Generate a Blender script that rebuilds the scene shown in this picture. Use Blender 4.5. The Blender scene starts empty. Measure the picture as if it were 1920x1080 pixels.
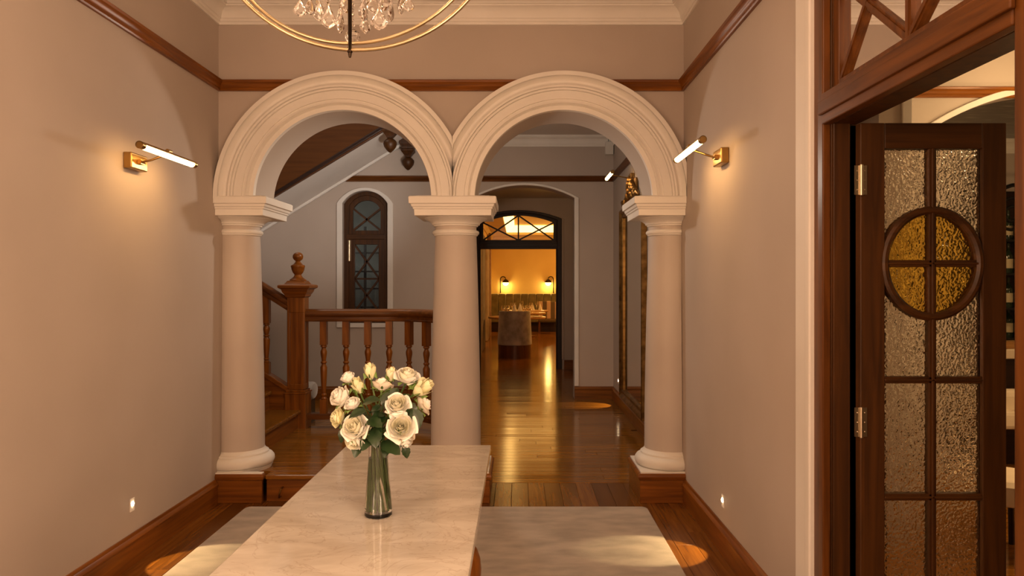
import bpy, math, random
from math import sin, cos, pi, sqrt, radians
from mathutils import Vector, Matrix

random.seed(7)
SC = bpy.context.scene
COL = SC.collection

# ------------------------------------------------------------------ camera, world, big lights, exposure
EYE = 1.5
F = 1390.0
cam_d = bpy.data.cameras.new('camera')
cam_d.sensor_width = 36.0
cam_d.lens = F / 1920 * 36.0
cam_d.shift_x = -12 / 1920
cam_d.shift_y = -8 / 1920
cam_d.clip_start = 0.05
cam = bpy.data.objects.new('camera', cam_d)
cam.location = (0, 0, EYE)
cam.rotation_euler = (pi / 2, 0, 0)
COL.objects.link(cam)
SC.camera = cam

SC.view_settings.view_transform = 'Standard'
SC.view_settings.look = 'None'
SC.view_settings.exposure = 0.0
SC.view_settings.gamma = 1.0
SC.view_settings.use_curve_mapping = False

w = bpy.data.worlds.new('world')
SC.world = w
w.use_nodes = True
w.node_tree.nodes['Background'].inputs[0].default_value = (0.9, 0.75, 0.6, 1)
w.node_tree.nodes['Background'].inputs[1].default_value = 0.05


def lamp(name, kind, loc, energy, color, size=0.1, size_y=None, aim=None, spot=None, blend=0.3, parent=None):
    d = bpy.data.lights.new(name, kind)
    d.energy = energy
    d.color = color
    if kind == 'AREA':
        d.shape = 'RECTANGLE' if size_y else 'SQUARE'
        d.size = size
        if size_y:
            d.size_y = size_y
    else:
        d.shadow_soft_size = size
    if kind == 'SPOT':
        d.spot_size = spot
        d.spot_blend = blend
    o = bpy.data.objects.new(name, d)
    o.location = loc
    if aim is not None:
        o.rotation_euler = Vector(aim).to_track_quat('-Z', 'Y').to_euler()
    COL.objects.link(o)
    if parent:
        o.parent = parent
    return o


WARM = (1.0, 0.63, 0.36)
AMBER = (1.0, 0.53, 0.13)
# added area fill behind the camera; the rear wall has no glazed entrance
lamp('hall_rear_fill', 'AREA', (-0.4, -1.35, 2.0), 26, (1.0, 0.65, 0.41), 2.4, 2.2, aim=(0.0, 1, 0.0))
# added area fills facing across the hall behind the camera; no windows there
lamp('hall_side_fill', 'AREA', (-2.03, -0.4, 1.9), 84, (1.0, 0.65, 0.41), 1.6, 2.0, aim=(1, 0, 0))
lamp('hall_side_fill', 'AREA', (1.10, -0.4, 1.9), 142, (1.0, 0.65, 0.41), 1.6, 2.0, aim=(-1, 0, 0))
# unseen fill lamps without fittings: stair hall, passage, dining room and bar
lamp('stair_hall_fill', 'POINT', (-0.62, 6.45, 2.44), 45, (1.0, 0.83, 0.66), 0.07)  # added point lamp hidden behind the middle pier
lamp('stairwell_light', 'AREA', (-2.9, 7.4, 4.9), 24, (1.0, 0.84, 0.68), 1.4, 1.2, aim=(0, 0, -1))
lamp('soffit_fill_spot', 'SPOT', (-0.47, 5.85, 1.85), 185, (1.0, 0.89, 0.80), 0.08, aim=(-2.2, 3.0, 1.15), spot=radians(58), blend=0.8)  # added spot behind the middle column that brightens the stair soffit
lamp('passage_light', 'POINT', (0.75, 11.5, 2.8), 2.5, AMBER, 0.1)
lamp('dining_fill', 'POINT', (2.3, 17.0, 2.5), 120, AMBER, 0.2)  # added pair of fills, kept out of view beside the door opening
lamp('dining_fill', 'POINT', (2.3, 21.5, 2.4), 110, AMBER, 0.2)
lamp('bar_light', 'POINT', (3.5, 4.65, 2.75), 22, (1.0, 0.64, 0.30), 0.15)
lamp('bar_low_fill', 'POINT', (3.3, 3.9, 1.5), 42, (1.0, 0.62, 0.28), 0.1)  # added low fill for the door panes, no table lamp stands here
lamp('bar_front_light', 'POINT', (3.9, 2.0, 2.6), 12, (1.0, 0.64, 0.30), 0.15)
lamp('bar_back_fill', 'POINT', (2.55, 6.5, 2.4), 34, (1.0, 0.64, 0.30), 0.1)  # added behind the wall to brighten the rear of the bar


# ------------------------------------------------------------------ materials
MATS = {}


def pmat(name, color, rough=0.5, metallic=0.0, **kw):
    if name in MATS:
        return MATS[name]
    m = bpy.data.materials.new(name)
    m.use_nodes = True
    b = m.node_tree.nodes['Principled BSDF']
    b.inputs['Base Color'].default_value = (*color, 1)
    b.inputs['Roughness'].default_value = rough
    b.inputs['Metallic'].default_value = metallic
    for k, v in kw.items():
        b.inputs[k.replace('_', ' ')].default_value = v
    MATS[name] = m
    return m


def noisy(name, c0, c1, scale=(1, 1, 1), nscale=4.0, detail=6.0, rough=0.5, rough2=None, bump=0.0, bscale=None, bdist=0.01,
          rand=0.0, metallic=0.0, lo=0.35, hi=0.65, distort=0.0, **kw):
    """Base colour from a stretched noise between c0 and c1, optional fine bump and per-object variation."""
    m = pmat(name, c0, rough, metallic, **kw)
    nt = m.node_tree
    N = nt.nodes
    L = nt.links
    b = N['Principled BSDF']
    tc = N.new('ShaderNodeTexCoord')
    mp = N.new('ShaderNodeMapping')
    mp.inputs['Scale'].default_value = scale
    L.new(tc.outputs['Object'], mp.inputs['Vector'])
    vec = mp.outputs['Vector']
    if rand:
        oi = N.new('ShaderNodeObjectInfo')
        ml = N.new('ShaderNodeMath')
        ml.operation = 'MULTIPLY'
        ml.inputs[1].default_value = 37.0
        L.new(oi.outputs['Random'], ml.inputs[0])
        ad = N.new('ShaderNodeVectorMath')
        ad.operation = 'ADD'
        L.new(vec, ad.inputs[0])
        L.new(ml.outputs[0], ad.inputs[1])
        vec = ad.outputs[0]
    nz = N.new('ShaderNodeTexNoise')
    nz.inputs['Scale'].default_value = nscale
    nz.inputs['Detail'].default_value = detail
    nz.inputs['Distortion'].default_value = distort
    L.new(vec, nz.inputs['Vector'])
    rp = N.new('ShaderNodeValToRGB')
    rp.color_ramp.elements[0].position = lo
    rp.color_ramp.elements[0].color = (*c0, 1)
    rp.color_ramp.elements[1].position = hi
    rp.color_ramp.elements[1].color = (*c1, 1)
    L.new(nz.outputs['Fac'], rp.inputs['Fac'])
    out = rp.outputs['Color']
    if rand:
        hs = N.new('ShaderNodeHueSaturation')
        mr = N.new('ShaderNodeMapRange')
        mr.inputs['To Min'].default_value = 1 - rand
        mr.inputs['To Max'].default_value = 1 + rand
        L.new(oi.outputs['Random'], mr.inputs['Value'])
        L.new(mr.outputs['Result'], hs.inputs['Value'])
        L.new(out, hs.inputs['Color'])
        out = hs.outputs['Color']
    L.new(out, b.inputs['Base Color'])
    if rough2 is not None:
        r2 = N.new('ShaderNodeMapRange')
        r2.inputs['To Min'].default_value = rough
        r2.inputs['To Max'].default_value = rough2
        L.new(nz.outputs['Fac'], r2.inputs['Value'])
        L.new(r2.outputs['Result'], b.inputs['Roughness'])
    if bump:
        bp = N.new('ShaderNodeBump')
        bp.inputs['Strength'].default_value = bump
        bp.inputs['Distance'].default_value = bdist
        if bscale:
            n2 = N.new('ShaderNodeTexNoise')
            n2.inputs['Scale'].default_value = bscale
            n2.inputs['Detail'].default_value = 3
            L.new(tc.outputs['Object'], n2.inputs['Vector'])
            L.new(n2.outputs['Fac'], bp.inputs['Height'])
        else:
            L.new(nz.outputs['Fac'], bp.inputs['Height'])
        L.new(bp.outputs['Normal'], b.inputs['Normal'])
    return m


def wood(name, dark, light, axis, rough=0.35, rand=0.0, bump=0.08, freq=1.0):
    s = [22 * freq] * 3
    s['xyz'.index(axis)] = 1.3 * freq
    return noisy(name, dark, light, scale=s, nscale=1.6, detail=8, rough=rough, bump=bump, bdist=0.002, rand=rand, lo=0.3, hi=0.72,
                 distort=0.6, Specular_IOR_Level=0.35)


def emis(name, color, strength):
    m = pmat(name, color, 0.5)
    b = m.node_tree.nodes['Principled BSDF']
    b.inputs['Emission Color'].default_value = (*color, 1)
    b.inputs['Emission Strength'].default_value = strength
    return m


WALLC0, WALLC1 = (0.475, 0.405, 0.35), (0.52, 0.445, 0.39)
M_wall = noisy('wall_paint', WALLC0, WALLC1, nscale=1.3, detail=3, rough=0.7, bump=0.05, bscale=90, bdist=0.004)
M_plaster = noisy('white_plaster', (0.79, 0.76, 0.71), (0.85, 0.82, 0.77), nscale=2.5, detail=3, rough=0.6, bump=0.04, bscale=60, bdist=0.004)
M_shaft = noisy('column_paint', (0.545, 0.475, 0.425), (0.60, 0.53, 0.475), nscale=1.5, detail=3, rough=0.55, bump=0.04, bscale=60, bdist=0.004)
M_white = noisy('white_paint', (0.74, 0.71, 0.67), (0.80, 0.77, 0.73), nscale=2.0, rough=0.55)
M_ceil = noisy('ceiling_paint', (0.66, 0.60, 0.54), (0.70, 0.64, 0.58), nscale=2.0, rough=0.7)
M_yellow = noisy('dining_wall_paint', (0.62, 0.42, 0.14), (0.68, 0.47, 0.17), nscale=1.0, rough=0.7)
OAKD, OAKL = (0.125, 0.036, 0.003), (0.29, 0.096, 0.010)
MAHD, MAHL = (0.032, 0.011, 0.002), (0.085, 0.030, 0.005)
M_oak = {a: wood('oak_' + a, OAKD, OAKL, a, 0.32) for a in 'xyz'}
M_mah = {a: wood('mahogany_' + a, MAHD, MAHL, a, 0.46) for a in 'xyz'}
M_casing = {a: wood('casing_wood_' + a, (0.065, 0.020, 0.003), (0.165, 0.055, 0.009), a, 0.34) for a in 'xyz'}
M_dark = {a: wood('dark_wood_' + a, (0.012, 0.005, 0.003), (0.030, 0.010, 0.005), a, 0.45) for a in 'xyz'}
M_floor_y = wood('floor_board_lengthwise', (0.11, 0.036, 0.004), (0.21, 0.078, 0.011), 'y', 0.24, rand=0.25, bump=0.05)
M_floor_x = wood('floor_board_crosswise', (0.15, 0.053, 0.005), (0.30, 0.122, 0.016), 'x', 0.15, rand=0.16, bump=0.05)
M_gap = pmat('floor_gap', (0.03, 0.014, 0.006), 0.6)
M_brass = noisy('aged_brass', (0.30, 0.175, 0.05), (0.42, 0.26, 0.09), nscale=9, rough=0.30, metallic=1.0)
M_gold = noisy('champagne_metal', (0.52, 0.41, 0.24), (0.64, 0.52, 0.33), nscale=12, rough=0.28, metallic=1.0)
M_gilt = noisy('gilt', (0.16, 0.085, 0.022), (0.36, 0.20, 0.06), nscale=14, rough=0.38, metallic=0.9)
M_bronze = pmat('dark_bronze', (0.05, 0.032, 0.02), 0.35, 0.9)
M_black = pmat('black_iron', (0.012, 0.012, 0.012), 0.4, 0.3)
M_glass = pmat('clear_glass', (1, 1, 1), 0.0, 0.0, Transmission_Weight=1.0, IOR=1.45)
M_crystal = pmat('crystal', (1, 0.98, 0.95), 0.0, 0.0, Transmission_Weight=1.0, IOR=1.6)
M_mirror = pmat('mirror_silver', (0.80, 0.79, 0.74), 0.03, 1.0)
M_tube = emis('lamp_tube', (1.0, 0.56, 0.20), 42)
M_spot = emis('step_light_lens', (1.0, 0.72, 0.42), 40)
M_bulb = emis('candle_bulb', (1.0, 0.72, 0.42), 18)
M_globe = emis('opal_globe', (1.0, 0.80, 0.42), 6)
M_cove = emis('cove_glow', (1.0, 0.62, 0.18), 4.2)  # glow of lit cove plaster, given to the surface itself


def textured_glass(name, color):
    m = pmat(name, color, 0.14, 0.0, Transmission_Weight=1.0, IOR=1.33)
    nt = m.node_tree
    N, L = nt.nodes, nt.links
    b = N['Principled BSDF']
    tc = N.new('ShaderNodeTexCoord')
    vo = N.new('ShaderNodeTexVoronoi')
    vo.feature = 'SMOOTH_F1'
    vo.inputs['Scale'].default_value = 100
    nz = N.new('ShaderNodeTexNoise')
    nz.inputs['Scale'].default_value = 40
    nz.inputs['Detail'].default_value = 2
    mx = N.new('ShaderNodeVectorMath')
    mx.operation = 'MULTIPLY_ADD'
    L.new(nz.outputs['Color'], mx.inputs[0])
    mx.inputs[1].default_value = (0.02, 0.02, 0.02)
    L.new(tc.outputs['Object'], mx.inputs[2])
    L.new(tc.outputs['Object'], nz.inputs['Vector'])
    L.new(mx.outputs[0], vo.inputs['Vector'])
    bp = N.new('ShaderNodeBump')
    bp.inputs['Strength'].default_value = 1.0
    bp.inputs['Distance'].default_value = 0.0036
    L.new(vo.outputs['Distance'], bp.inputs['Height'])
    L.new(bp.outputs['Normal'], b.inputs['Normal'])
    return m


M_hammer = textured_glass('hammered_glass', (1.0, 0.96, 0.88))
M_amberglass = textured_glass('amber_hammered_glass', (0.85, 0.58, 0.10))


def marble_mat():
    m = noisy('cream_marble', (0.58, 0.53, 0.455), (0.72, 0.68, 0.60), scale=(1, 2.4, 1), nscale=4.0, detail=10, rough=0.08, distort=1.2)
    nt = m.node_tree
    N, L = nt.nodes, nt.links
    b = N['Principled BSDF']
    base = b.inputs['Base Color'].links[0].from_socket
    tc = N.new('ShaderNodeTexCoord')
    n2 = N.new('ShaderNodeTexNoise')
    n2.inputs['Scale'].default_value = 5.0
    n2.inputs['Detail'].default_value = 8
    n2.inputs['Distortion'].default_value = 2.2
    L.new(tc.outputs['Object'], n2.inputs['Vector'])
    r = N.new('ShaderNodeValToRGB')
    e = r.color_ramp.elements
    e[0].position, e[0].color = 0.485, (0, 0, 0, 1)
    e[1].position, e[1].color = 0.50, (1, 1, 1, 1)
    e2 = e.new(0.515)
    e2.color = (0, 0, 0, 1)
    L.new(n2.outputs['Fac'], r.inputs['Fac'])
    mx = N.new('ShaderNodeMix')
    mx.data_type = 'RGBA'
    ms = N.new('ShaderNodeMath')
    ms.operation = 'MULTIPLY'
    ms.inputs[1].default_value = 0.30
    L.new(r.outputs['Color'], ms.inputs[0])
    L.new(ms.outputs[0], mx.inputs['Factor'])
    L.new(base, mx.inputs['A'])
    mx.inputs['B'].default_value = (0.33, 0.21, 0.13, 1)
    L.new(mx.outputs['Result'], b.inputs['Base Color'])
    return m


M_marble = marble_mat()
M_rug = noisy('rug_pile', (0.31, 0.265, 0.215), (0.47, 0.405, 0.335), scale=(1, 2.0, 1), nscale=4.5, detail=7, rough=0.95, bump=0.5, bscale=260, bdist=0.006,
              Sheen_Weight=0.3)
M_petal = noisy('cream_petal', (0.90, 0.88, 0.79), (0.94, 0.93, 0.87), nscale=20, rough=0.55, Subsurface_Weight=0.15, Subsurface_Radius=(0.02, 0.015, 0.008))
M_petal_in = noisy('yellow_cream_petal', (0.84, 0.80, 0.48), (0.90, 0.87, 0.62), nscale=20, rough=0.55, Subsurface_Weight=0.15, Subsurface_Radius=(0.02, 0.015, 0.008))
M_petal_mid = noisy('pale_yellow_petal', (0.89, 0.86, 0.66), (0.93, 0.91, 0.77), nscale=20, rough=0.55)
M_petal_pk = noisy('blush_petal', (0.86, 0.75, 0.60), (0.90, 0.83, 0.70), nscale=20, rough=0.55)
M_leaf = noisy('rose_leaf', (0.012, 0.030, 0.010), (0.030, 0.065, 0.020), nscale=25, rough=0.32, bump=0.2, bdist=0.003)
M_stem = noisy('rose_stem', (0.05, 0.10, 0.02), (0.10, 0.17, 0.04), nscale=25, rough=0.45)
M_sepal = pmat('rose_sepal', (0.16, 0.26, 0.06), 0.5)
M_water = pmat('water', (0.97, 1.0, 0.95), 0.0, 0.0, Transmission_Weight=1.0, IOR=1.33)
M_velvet = noisy('grey_velvet', (0.20, 0.18, 0.165), (0.42, 0.38, 0.35), nscale=5, detail=6, rough=0.8, Sheen_Weight=0.6)
M_olive = noisy('olive_velvet', (0.10, 0.075, 0.028), (0.16, 0.12, 0.045), nscale=6, rough=0.8, Sheen_Weight=0.4)
M_linen = pmat('white_linen', (0.80, 0.76, 0.70), 0.8)
M_curtain = noisy('curtain_cloth', (0.26, 0.20, 0.15), (0.36, 0.28, 0.22), nscale=5, rough=0.85)
M_curtain2 = noisy('grey_curtain_cloth', (0.14, 0.12, 0.12), (0.22, 0.19, 0.19), nscale=5, rough=0.85)
M_cream = noisy('cream_leather', (0.66, 0.55, 0.40), (0.74, 0.63, 0.48), nscale=7, rough=0.5)
M_stripe_d = pmat('brown_stripe', (0.12, 0.085, 0.05), 0.85)
M_stripe_l = pmat('rose_stripe', (0.52, 0.36, 0.27), 0.85)
M_tin = noisy('glossy_grey_ceiling', (0.10, 0.09, 0.075), (0.34, 0.31, 0.27), scale=(1, 5, 1), nscale=4, rough=0.3, lo=0.55, hi=0.75)  # pale streaks put the glossy ceiling's highlights into the colour
M_plastic = pmat('white_plastic', (0.72, 0.69, 0.64), 0.4)
M_steel = pmat('hinge_metal', (0.60, 0.52, 0.38), 0.3, 1.0)
M_bottle = pmat('bottle_glass', (0.02, 0.03, 0.015), 0.08)
M_paper = pmat('bottle_paper', (0.55, 0.45, 0.28), 0.7)
M_night = noisy('dim_yard_wall', (0.10, 0.11, 0.095), (0.16, 0.17, 0.15), nscale=3, rough=0.8)
M_brick = noisy('brown_pier', (0.20, 0.10, 0.05), (0.28, 0.15, 0.08), nscale=8, rough=0.8)


# ------------------------------------------------------------------ geometry helpers
class MB:
    """Collects vertices and faces, then becomes ONE mesh object."""

    def __init__(self):
        self.v = []
        self.f = []
        self.s = []      # material slot per face

    def add(self, vs, fs, slot=0):
        n = len(self.v)
        self.v += [tuple(p) for p in vs]
        self.f += [tuple(i + n for i in q) for q in fs]
        self.s += [slot] * len(fs)
        return self

    def box(self, x0, y0, z0, x1, y1, z1, slot=0):
        x0, x1 = min(x0, x1), max(x0, x1)
        y0, y1 = min(y0, y1), max(y0, y1)
        z0, z1 = min(z0, z1), max(z0, z1)
        vs = [(x, y, z) for z in (z0, z1) for (x, y) in ((x0, y0), (x1, y0), (x1, y1), (x0, y1))]
        fs = [(3, 2, 1, 0), (4, 5, 6, 7), (0, 1, 5, 4), (1, 2, 6, 5), (2, 3, 7, 6), (3, 0, 4, 7)]
        return self.add(vs, fs, slot)

    def chbox(self, x0, y0, z0, x1, y1, z1, c=0.002, slot=0):
        """A box with chamfered top edges (boards, slabs)."""
        vs = [(x0, y0, z0), (x1, y0, z0), (x1, y1, z0), (x0, y1, z0),
              (x0, y0, z1 - c), (x1, y0, z1 - c), (x1, y1, z1 - c), (x0, y1, z1 - c),
              (x0 + c, y0 + c, z1), (x1 - c, y0 + c, z1), (x1 - c, y1 - c, z1), (x0 + c, y1 - c, z1)]
        fs = [(3, 2, 1, 0), (8, 9, 10, 11)]
        for i in range(4):
            j = (i + 1) % 4
            fs += [(i, j, 4 + j, 4 + i), (4 + i, 4 + j, 8 + j, 8 + i)]
        return self.add(vs, fs, slot)

    def lathe(self, prof, seg=24, c=(0, 0, 0), M=None, caps=True, slot=0, rot=0.0):
        vs = []
        for (r, z) in prof:
            for k in range(seg):
                a = 2 * pi * k / seg + rot
                p = Vector((r * cos(a), r * sin(a), z))
                if M is not None:
                    p = M @ p
                vs.append((p[0] + c[0], p[1] + c[1], p[2] + c[2]))
        fs = []
        n = len(prof)
        for i in range(n - 1):
            for k in range(seg):
                k2 = (k + 1) % seg
                fs.append((i * seg + k, i * seg + k2, (i + 1) * seg + k2, (i + 1) * seg + k))
        if caps:
            fs.append(tuple(range(seg - 1, -1, -1)))
            fs.append(tuple((n - 1) * seg + k for k in range(seg)))
        return self.add(vs, fs, slot)

    def loft(self, rings, closed_u=True, caps=True, slot=0):
        m = len(rings[0])
        vs = [p for r in rings for p in r]
        fs = []
        for i in range(len(rings) - 1):
            for k in range(m if closed_u else m - 1):
                k2 = (k + 1) % m
                fs.append((i * m + k, i * m + k2, (i + 1) * m + k2, (i + 1) * m + k))
        if caps and closed_u:
            fs.append(tuple(range(m - 1, -1, -1)))
            fs.append(tuple((len(rings) - 1) * m + k for k in range(m)))
        return self.add(vs, fs, slot)

    def prism(self, poly, plane, w0, w1, slot=0):
        """poly of (u,v): plane 'xz' extrudes along y, 'yz' along x, 'xy' along z."""
        def P(u, v, w_):
            return {'xz': (u, w_, v), 'yz': (w_, u, v), 'xy': (u, v, w_)}[plane]
        a = [P(u, v, w0) for u, v in poly]
        b = [P(u, v, w1) for u, v in poly]
        return self.loft([a, b], True, True, slot)

    def run(self, prof, p0, p1, nrm, m0=0.0, m1=0.0, slot=0):
        """Moulding profile [(out, z)] run from p0 to p1 (horizontal or sloped); nrm the horizontal outward direction.
        m0/m1: mitre, the run shortens by out*m at that end."""
        p0, p1 = Vector(p0), Vector(p1)
        d = (p1 - p0).normalized()
        n = Vector(nrm)
        a = [p0 + n * o + Vector((0, 0, z)) + d * (o * m0) for o, z in prof]
        b = [p1 + n * o + Vector((0, 0, z)) - d * (o * m1) for o, z in prof]
        return self.loft([a, b], True, True, slot)

    def tube(self, pts, r, seg=8, closed=False, caps=True, slot=0):
        pts = [Vector(p) for p in pts]
        n = len(pts)
        rs = r if isinstance(r, (list, tuple)) else [r] * n
        rings = []
        up = None
        for i, p in enumerate(pts):
            if closed:
                t = (pts[(i + 1) % n] - pts[i - 1]).normalized()
            else:
                t = (pts[min(i + 1, n - 1)] - pts[max(i - 1, 0)]).normalized()
            if up is None:
                up = Vector((0, 0, 1)) if abs(t.z) < 0.9 else Vector((1, 0, 0))
            s = t.cross(up).normalized()
            up = s.cross(t).normalized()
            rings.append([p + (s * cos(2 * pi * k / seg) + up * sin(2 * pi * k / seg)) * rs[i] for k in range(seg)])
        if closed:
            rings.append(rings[0])
            return self.loft(rings, True, False, slot)
        return self.loft(rings, True, caps, slot)

    def ball(self, c, r, seg=16, rows=10, sz=1.0, slot=0):
        prof = [(max(r * sin(pi * i / rows), 1e-4), -r * sz * cos(pi * i / rows)) for i in range(rows + 1)]
        return self.lathe(prof, seg, c, None, False, slot)

    def clampx(self, lo=None, hi=None):
        self.v = [(max(p[0], lo) if lo is not None else p[0], p[1], p[2]) for p in self.v]
        if hi is not None:
            self.v = [(min(p[0], hi), p[1], p[2]) for p in self.v]
        return self

    def mesh(self, name, mats, smooth=30):
        me = bpy.data.meshes.new(name)
        me.from_pydata(self.v, [], self.f)
        for m in (mats if isinstance(mats, (list, tuple)) else [mats]):
            me.materials.append(m)
        if any(self.s):
            me.polygons.foreach_set('material_index', self.s)
        if smooth:
            me.polygons.foreach_set('use_smooth', [True] * len(me.polygons))
            me.set_sharp_from_angle(angle=radians(smooth))
        me.update()
        return me

    def obj(self, name, mats, parent=None, smooth=30, bevel=0.0):
        """Links the object. Its origin goes to the bottom centre of its own box."""
        if parent is None and self.v:
            lo = [min(p[i] for p in self.v) for i in range(3)]
            hi = [max(p[i] for p in self.v) for i in range(3)]
            org = Vector(((lo[0] + hi[0]) / 2, (lo[1] + hi[1]) / 2, lo[2]))
        else:
            org = Vector(parent.matrix_world.translation if parent else (0, 0, 0))
            if parent and parent.get('_org') is not None:
                org = Vector(parent['_org'])
        self.v = [(p[0] - org[0], p[1] - org[1], p[2] - org[2]) for p in self.v]
        o = bpy.data.objects.new(name, self.mesh(name, mats, smooth))
        if parent:
            o.parent = parent
            o['_org'] = list(org)
        else:
            o.location = org
            o['_org'] = list(org)
        if bevel:
            bm = o.modifiers.new('bevel', 'BEVEL')
            bm.width = bevel
            bm.segments = 2
            bm.limit_method = 'ANGLE'
            bm.angle_limit = radians(40)
        COL.objects.link(o)
        return o


def thing(name, loc, label, cat, group=None):
    o = bpy.data.objects.new(name, None)
    o.empty_display_size = 0.1
    o.location = loc
    o['_org'] = list(loc)
    o['label'] = label
    o['category'] = cat
    o['kind'] = 'thing'
    if group:
        o['group'] = group
    COL.objects.link(o)
    return o


def tag(o, label, cat, group=None):
    o['label'] = label
    o['category'] = cat
    o['kind'] = 'thing'
    if group:
        o['group'] = group
    return o


def struct(o):
    o['kind'] = 'structure'
    return o


def seg_arch(c, half, spring, rise, n=24):
    """Points of a segmental or round arch from left to right."""
    R = (half * half + rise * rise) / (2 * rise)
    zc = spring + rise - R
    a = math.asin(min(1, half / R))
    if rise >= half - 1e-6:
        a = pi / 2
    return [(c + R * sin(-a + 2 * a * i / n), zc + R * cos(-a + 2 * a * i / n)) for i in range(n + 1)]


def arch_wall(mb, plane, u0, u1, z0, z1, arc, w0, w1):
    """A wall slab between u0..u1 and z0..z1 with an opening under the arc (list of (u,z)); the opening goes down to z0."""
    P = {'xz': lambda u, v, w_: (u, w_, v), 'yz': lambda u, v, w_: (w_, u, v)}[plane]
    h0, h1 = arc[0][0], arc[-1][0]
    if u0 < h0 - 1e-6:
        mb.prism([(u0, z0), (h0, z0), (h0, z1), (u0, z1)], plane, w0, w1)
    if u1 > h1 + 1e-6:
        mb.prism([(h1, z0), (u1, z0), (u1, z1), (h1, z1)], plane, w0, w1)
    vs, fs = [], []
    for (u, z) in arc:
        vs += [P(u, z, w0), P(u, z1, w0), P(u, z1, w1), P(u, z, w1)]
    for i in range(len(arc) - 1):
        a, b = 4 * i, 4 * (i + 1)
        for k in range(4):
            k2 = (k + 1) % 4
            fs.append((a + k, b + k, b + k2, a + k2))
    mb.add(vs, fs)
    return mb


def arch_band(mb, plane, outer, inner, w0, w1, legs_to=None):
    """A band between two arcs of equal length, extruded w0..w1, with straight legs down to legs_to."""
    P = {'xz': lambda u, v, w_: (u, w_, v), 'yz': lambda u, v, w_: (w_, u, v)}[plane]
    o, i_ = list(outer), list(inner)
    if legs_to is not None:
        o = [(o[0][0], legs_to)] + o + [(o[-1][0], legs_to)]
        i_ = [(i_[0][0], legs_to)] + i_ + [(i_[-1][0], legs_to)]
    rings = [[P(*a, w0), P(*a, w1), P(*b, w1), P(*b, w0)] for a, b in zip(o, i_)]
    return mb.loft(rings)


def bar2(mb, plane, a, b, wid, w0, w1):
    """A straight bar of width wid from a to b in the plane, extruded w0..w1 (glazing bars)."""
    a, b = Vector(a), Vector(b)
    d = (b - a).normalized()
    n = Vector((-d.y, d.x)) * wid / 2
    return mb.prism([a + n, b + n, b - n, a - n], plane, w0, w1)


# ------------------------------------------------------------------ main dimensions
XL, XR = -2.07, 1.141          # front hall side walls
YF, YB = 5.118, 5.50           # arcade wall front and back face
ZC = 3.42                      # ceiling
XR2 = 1.236                    # stair hall side wall
YW = 9.65                      # stair hall far wall
YD = 13.0                      # dining room door wall
YE = 24.0                      # dining room end wall
MID = -0.448

# ------------------------------------------------------------------ floor
fl = MB()
fl.box(-5.4, -1.7, -0.08, 5.6, 24.3, -0.022)
floor = struct(fl.obj('floor', M_gap, smooth=0))


def board_row(x0, y0, x1, y1, mat, name='floor_board', tilt=(0, 0)):
    mb = MB()
    mb.chbox(x0, y0, -0.022, x1, y1, 0.0, 0.0016)
    org = Vector(((x0 + x1) / 2, (y0 + y1) / 2, 0))
    mb.v = [(p[0] - org[0], p[1] - org[1], p[2]) for p in mb.v]
    o = bpy.data.objects.new(name, mb.mesh(name, mat, 0))
    fo = Vector(floor['_org'])
    o.location = org - fo
    o.rotation_euler = (random.gauss(0, tilt[0]), random.gauss(0, tilt[1]), 0)
    o.parent = floor
    COL.objects.link(o)
    return o


n = 27
bw = (XR - XL) / n
for i in range(n):
    x0 = XL + i * bw
    cuts = [-1.6, 0.6 + random.random() * 2.4, 3.2 + random.random() * 1.6, 5.585]
    for a, b in zip(cuts[:-1], cuts[1:]):
        board_row(x0 + 0.0008, a + 0.0008, x0 + bw - 0.0008, b - 0.0008, M_floor_y, tilt=(0, 0.004))
rows = int((13.0 - 5.59) / 0.112)
bh = (13.0 - 5.59) / rows
for i in range(rows):
    y0 = 5.59 + i * bh
    x_lo, x_hi = (-2.9, 1.24) if y0 < YW else (-1.0, 1.05)
    cuts = [x_lo]
    x = x_lo + 0.5 + random.random() * 1.2
    while x < x_hi - 0.4:
        cuts.append(x)
        x += 1.1 + random.random() * 1.4
    cuts.append(x_hi)
    for a, b in zip(cuts[:-1], cuts[1:]):
        board_row(a + 0.0008, y0 + 0.0008, b - 0.0008, y0 + bh - 0.0008, M_floor_x, tilt=(0.006, 0))


def board_field(x0, x1, y0, y1, along, wid, mat, lo, hi):
    mb = MB()
    a = lo
    while a < hi - 0.01:
        b = min(a + wid, hi)
        if along == 'x':
            mb.chbox(x0, a + 0.001, -0.022, x1, b - 0.001, 0, 0.0016)
        else:
            mb.chbox(a + 0.001, y0, -0.022, b - 0.001, y1, 0, 0.0016)
        a = b
    o = mb.obj('far_floor_boards', mat, floor, smooth=0)
    o['kind'] = 'stuff'
    return o


board_field(-1.3, 4.0, 13.0, 24.2, 'x', 0.112, M_floor_x, 13.0, 24.2)
board_field(1.15, 5.4, -1.6, 8.2, 'x', 0.12, M_floor_x, -1.6, 8.2)

# ------------------------------------------------------------------ front hall walls
mb = MB()
mb.box(XL - 0.25, -1.7, 0, XL, YF, ZC + 0.3)
wall_left = struct(mb.obj('wall_left', M_wall, smooth=0))
mb = MB()
mb.box(XL - 0.25, -1.75, 0, XR + 0.25, -1.6, ZC + 0.3)
struct(mb.obj('wall_back', M_wall, smooth=0))

# doorway to the bar in the right-hand wall: opening between DY0 and DY1
DY0, DY1 = 1.64, 2.80
DC, DH = (DY0 + DY1) / 2, (DY1 - DY0) / 2
arc_door = seg_arch(DC, DH, 2.66, 0.17)
mb = MB()
arch_wall(mb, 'yz', -1.7, YB, 0, ZC + 0.3, arc_door, XR, XR + 0.22)
wall_right = struct(mb.obj('wall_right', M_wall, smooth=0))
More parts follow.
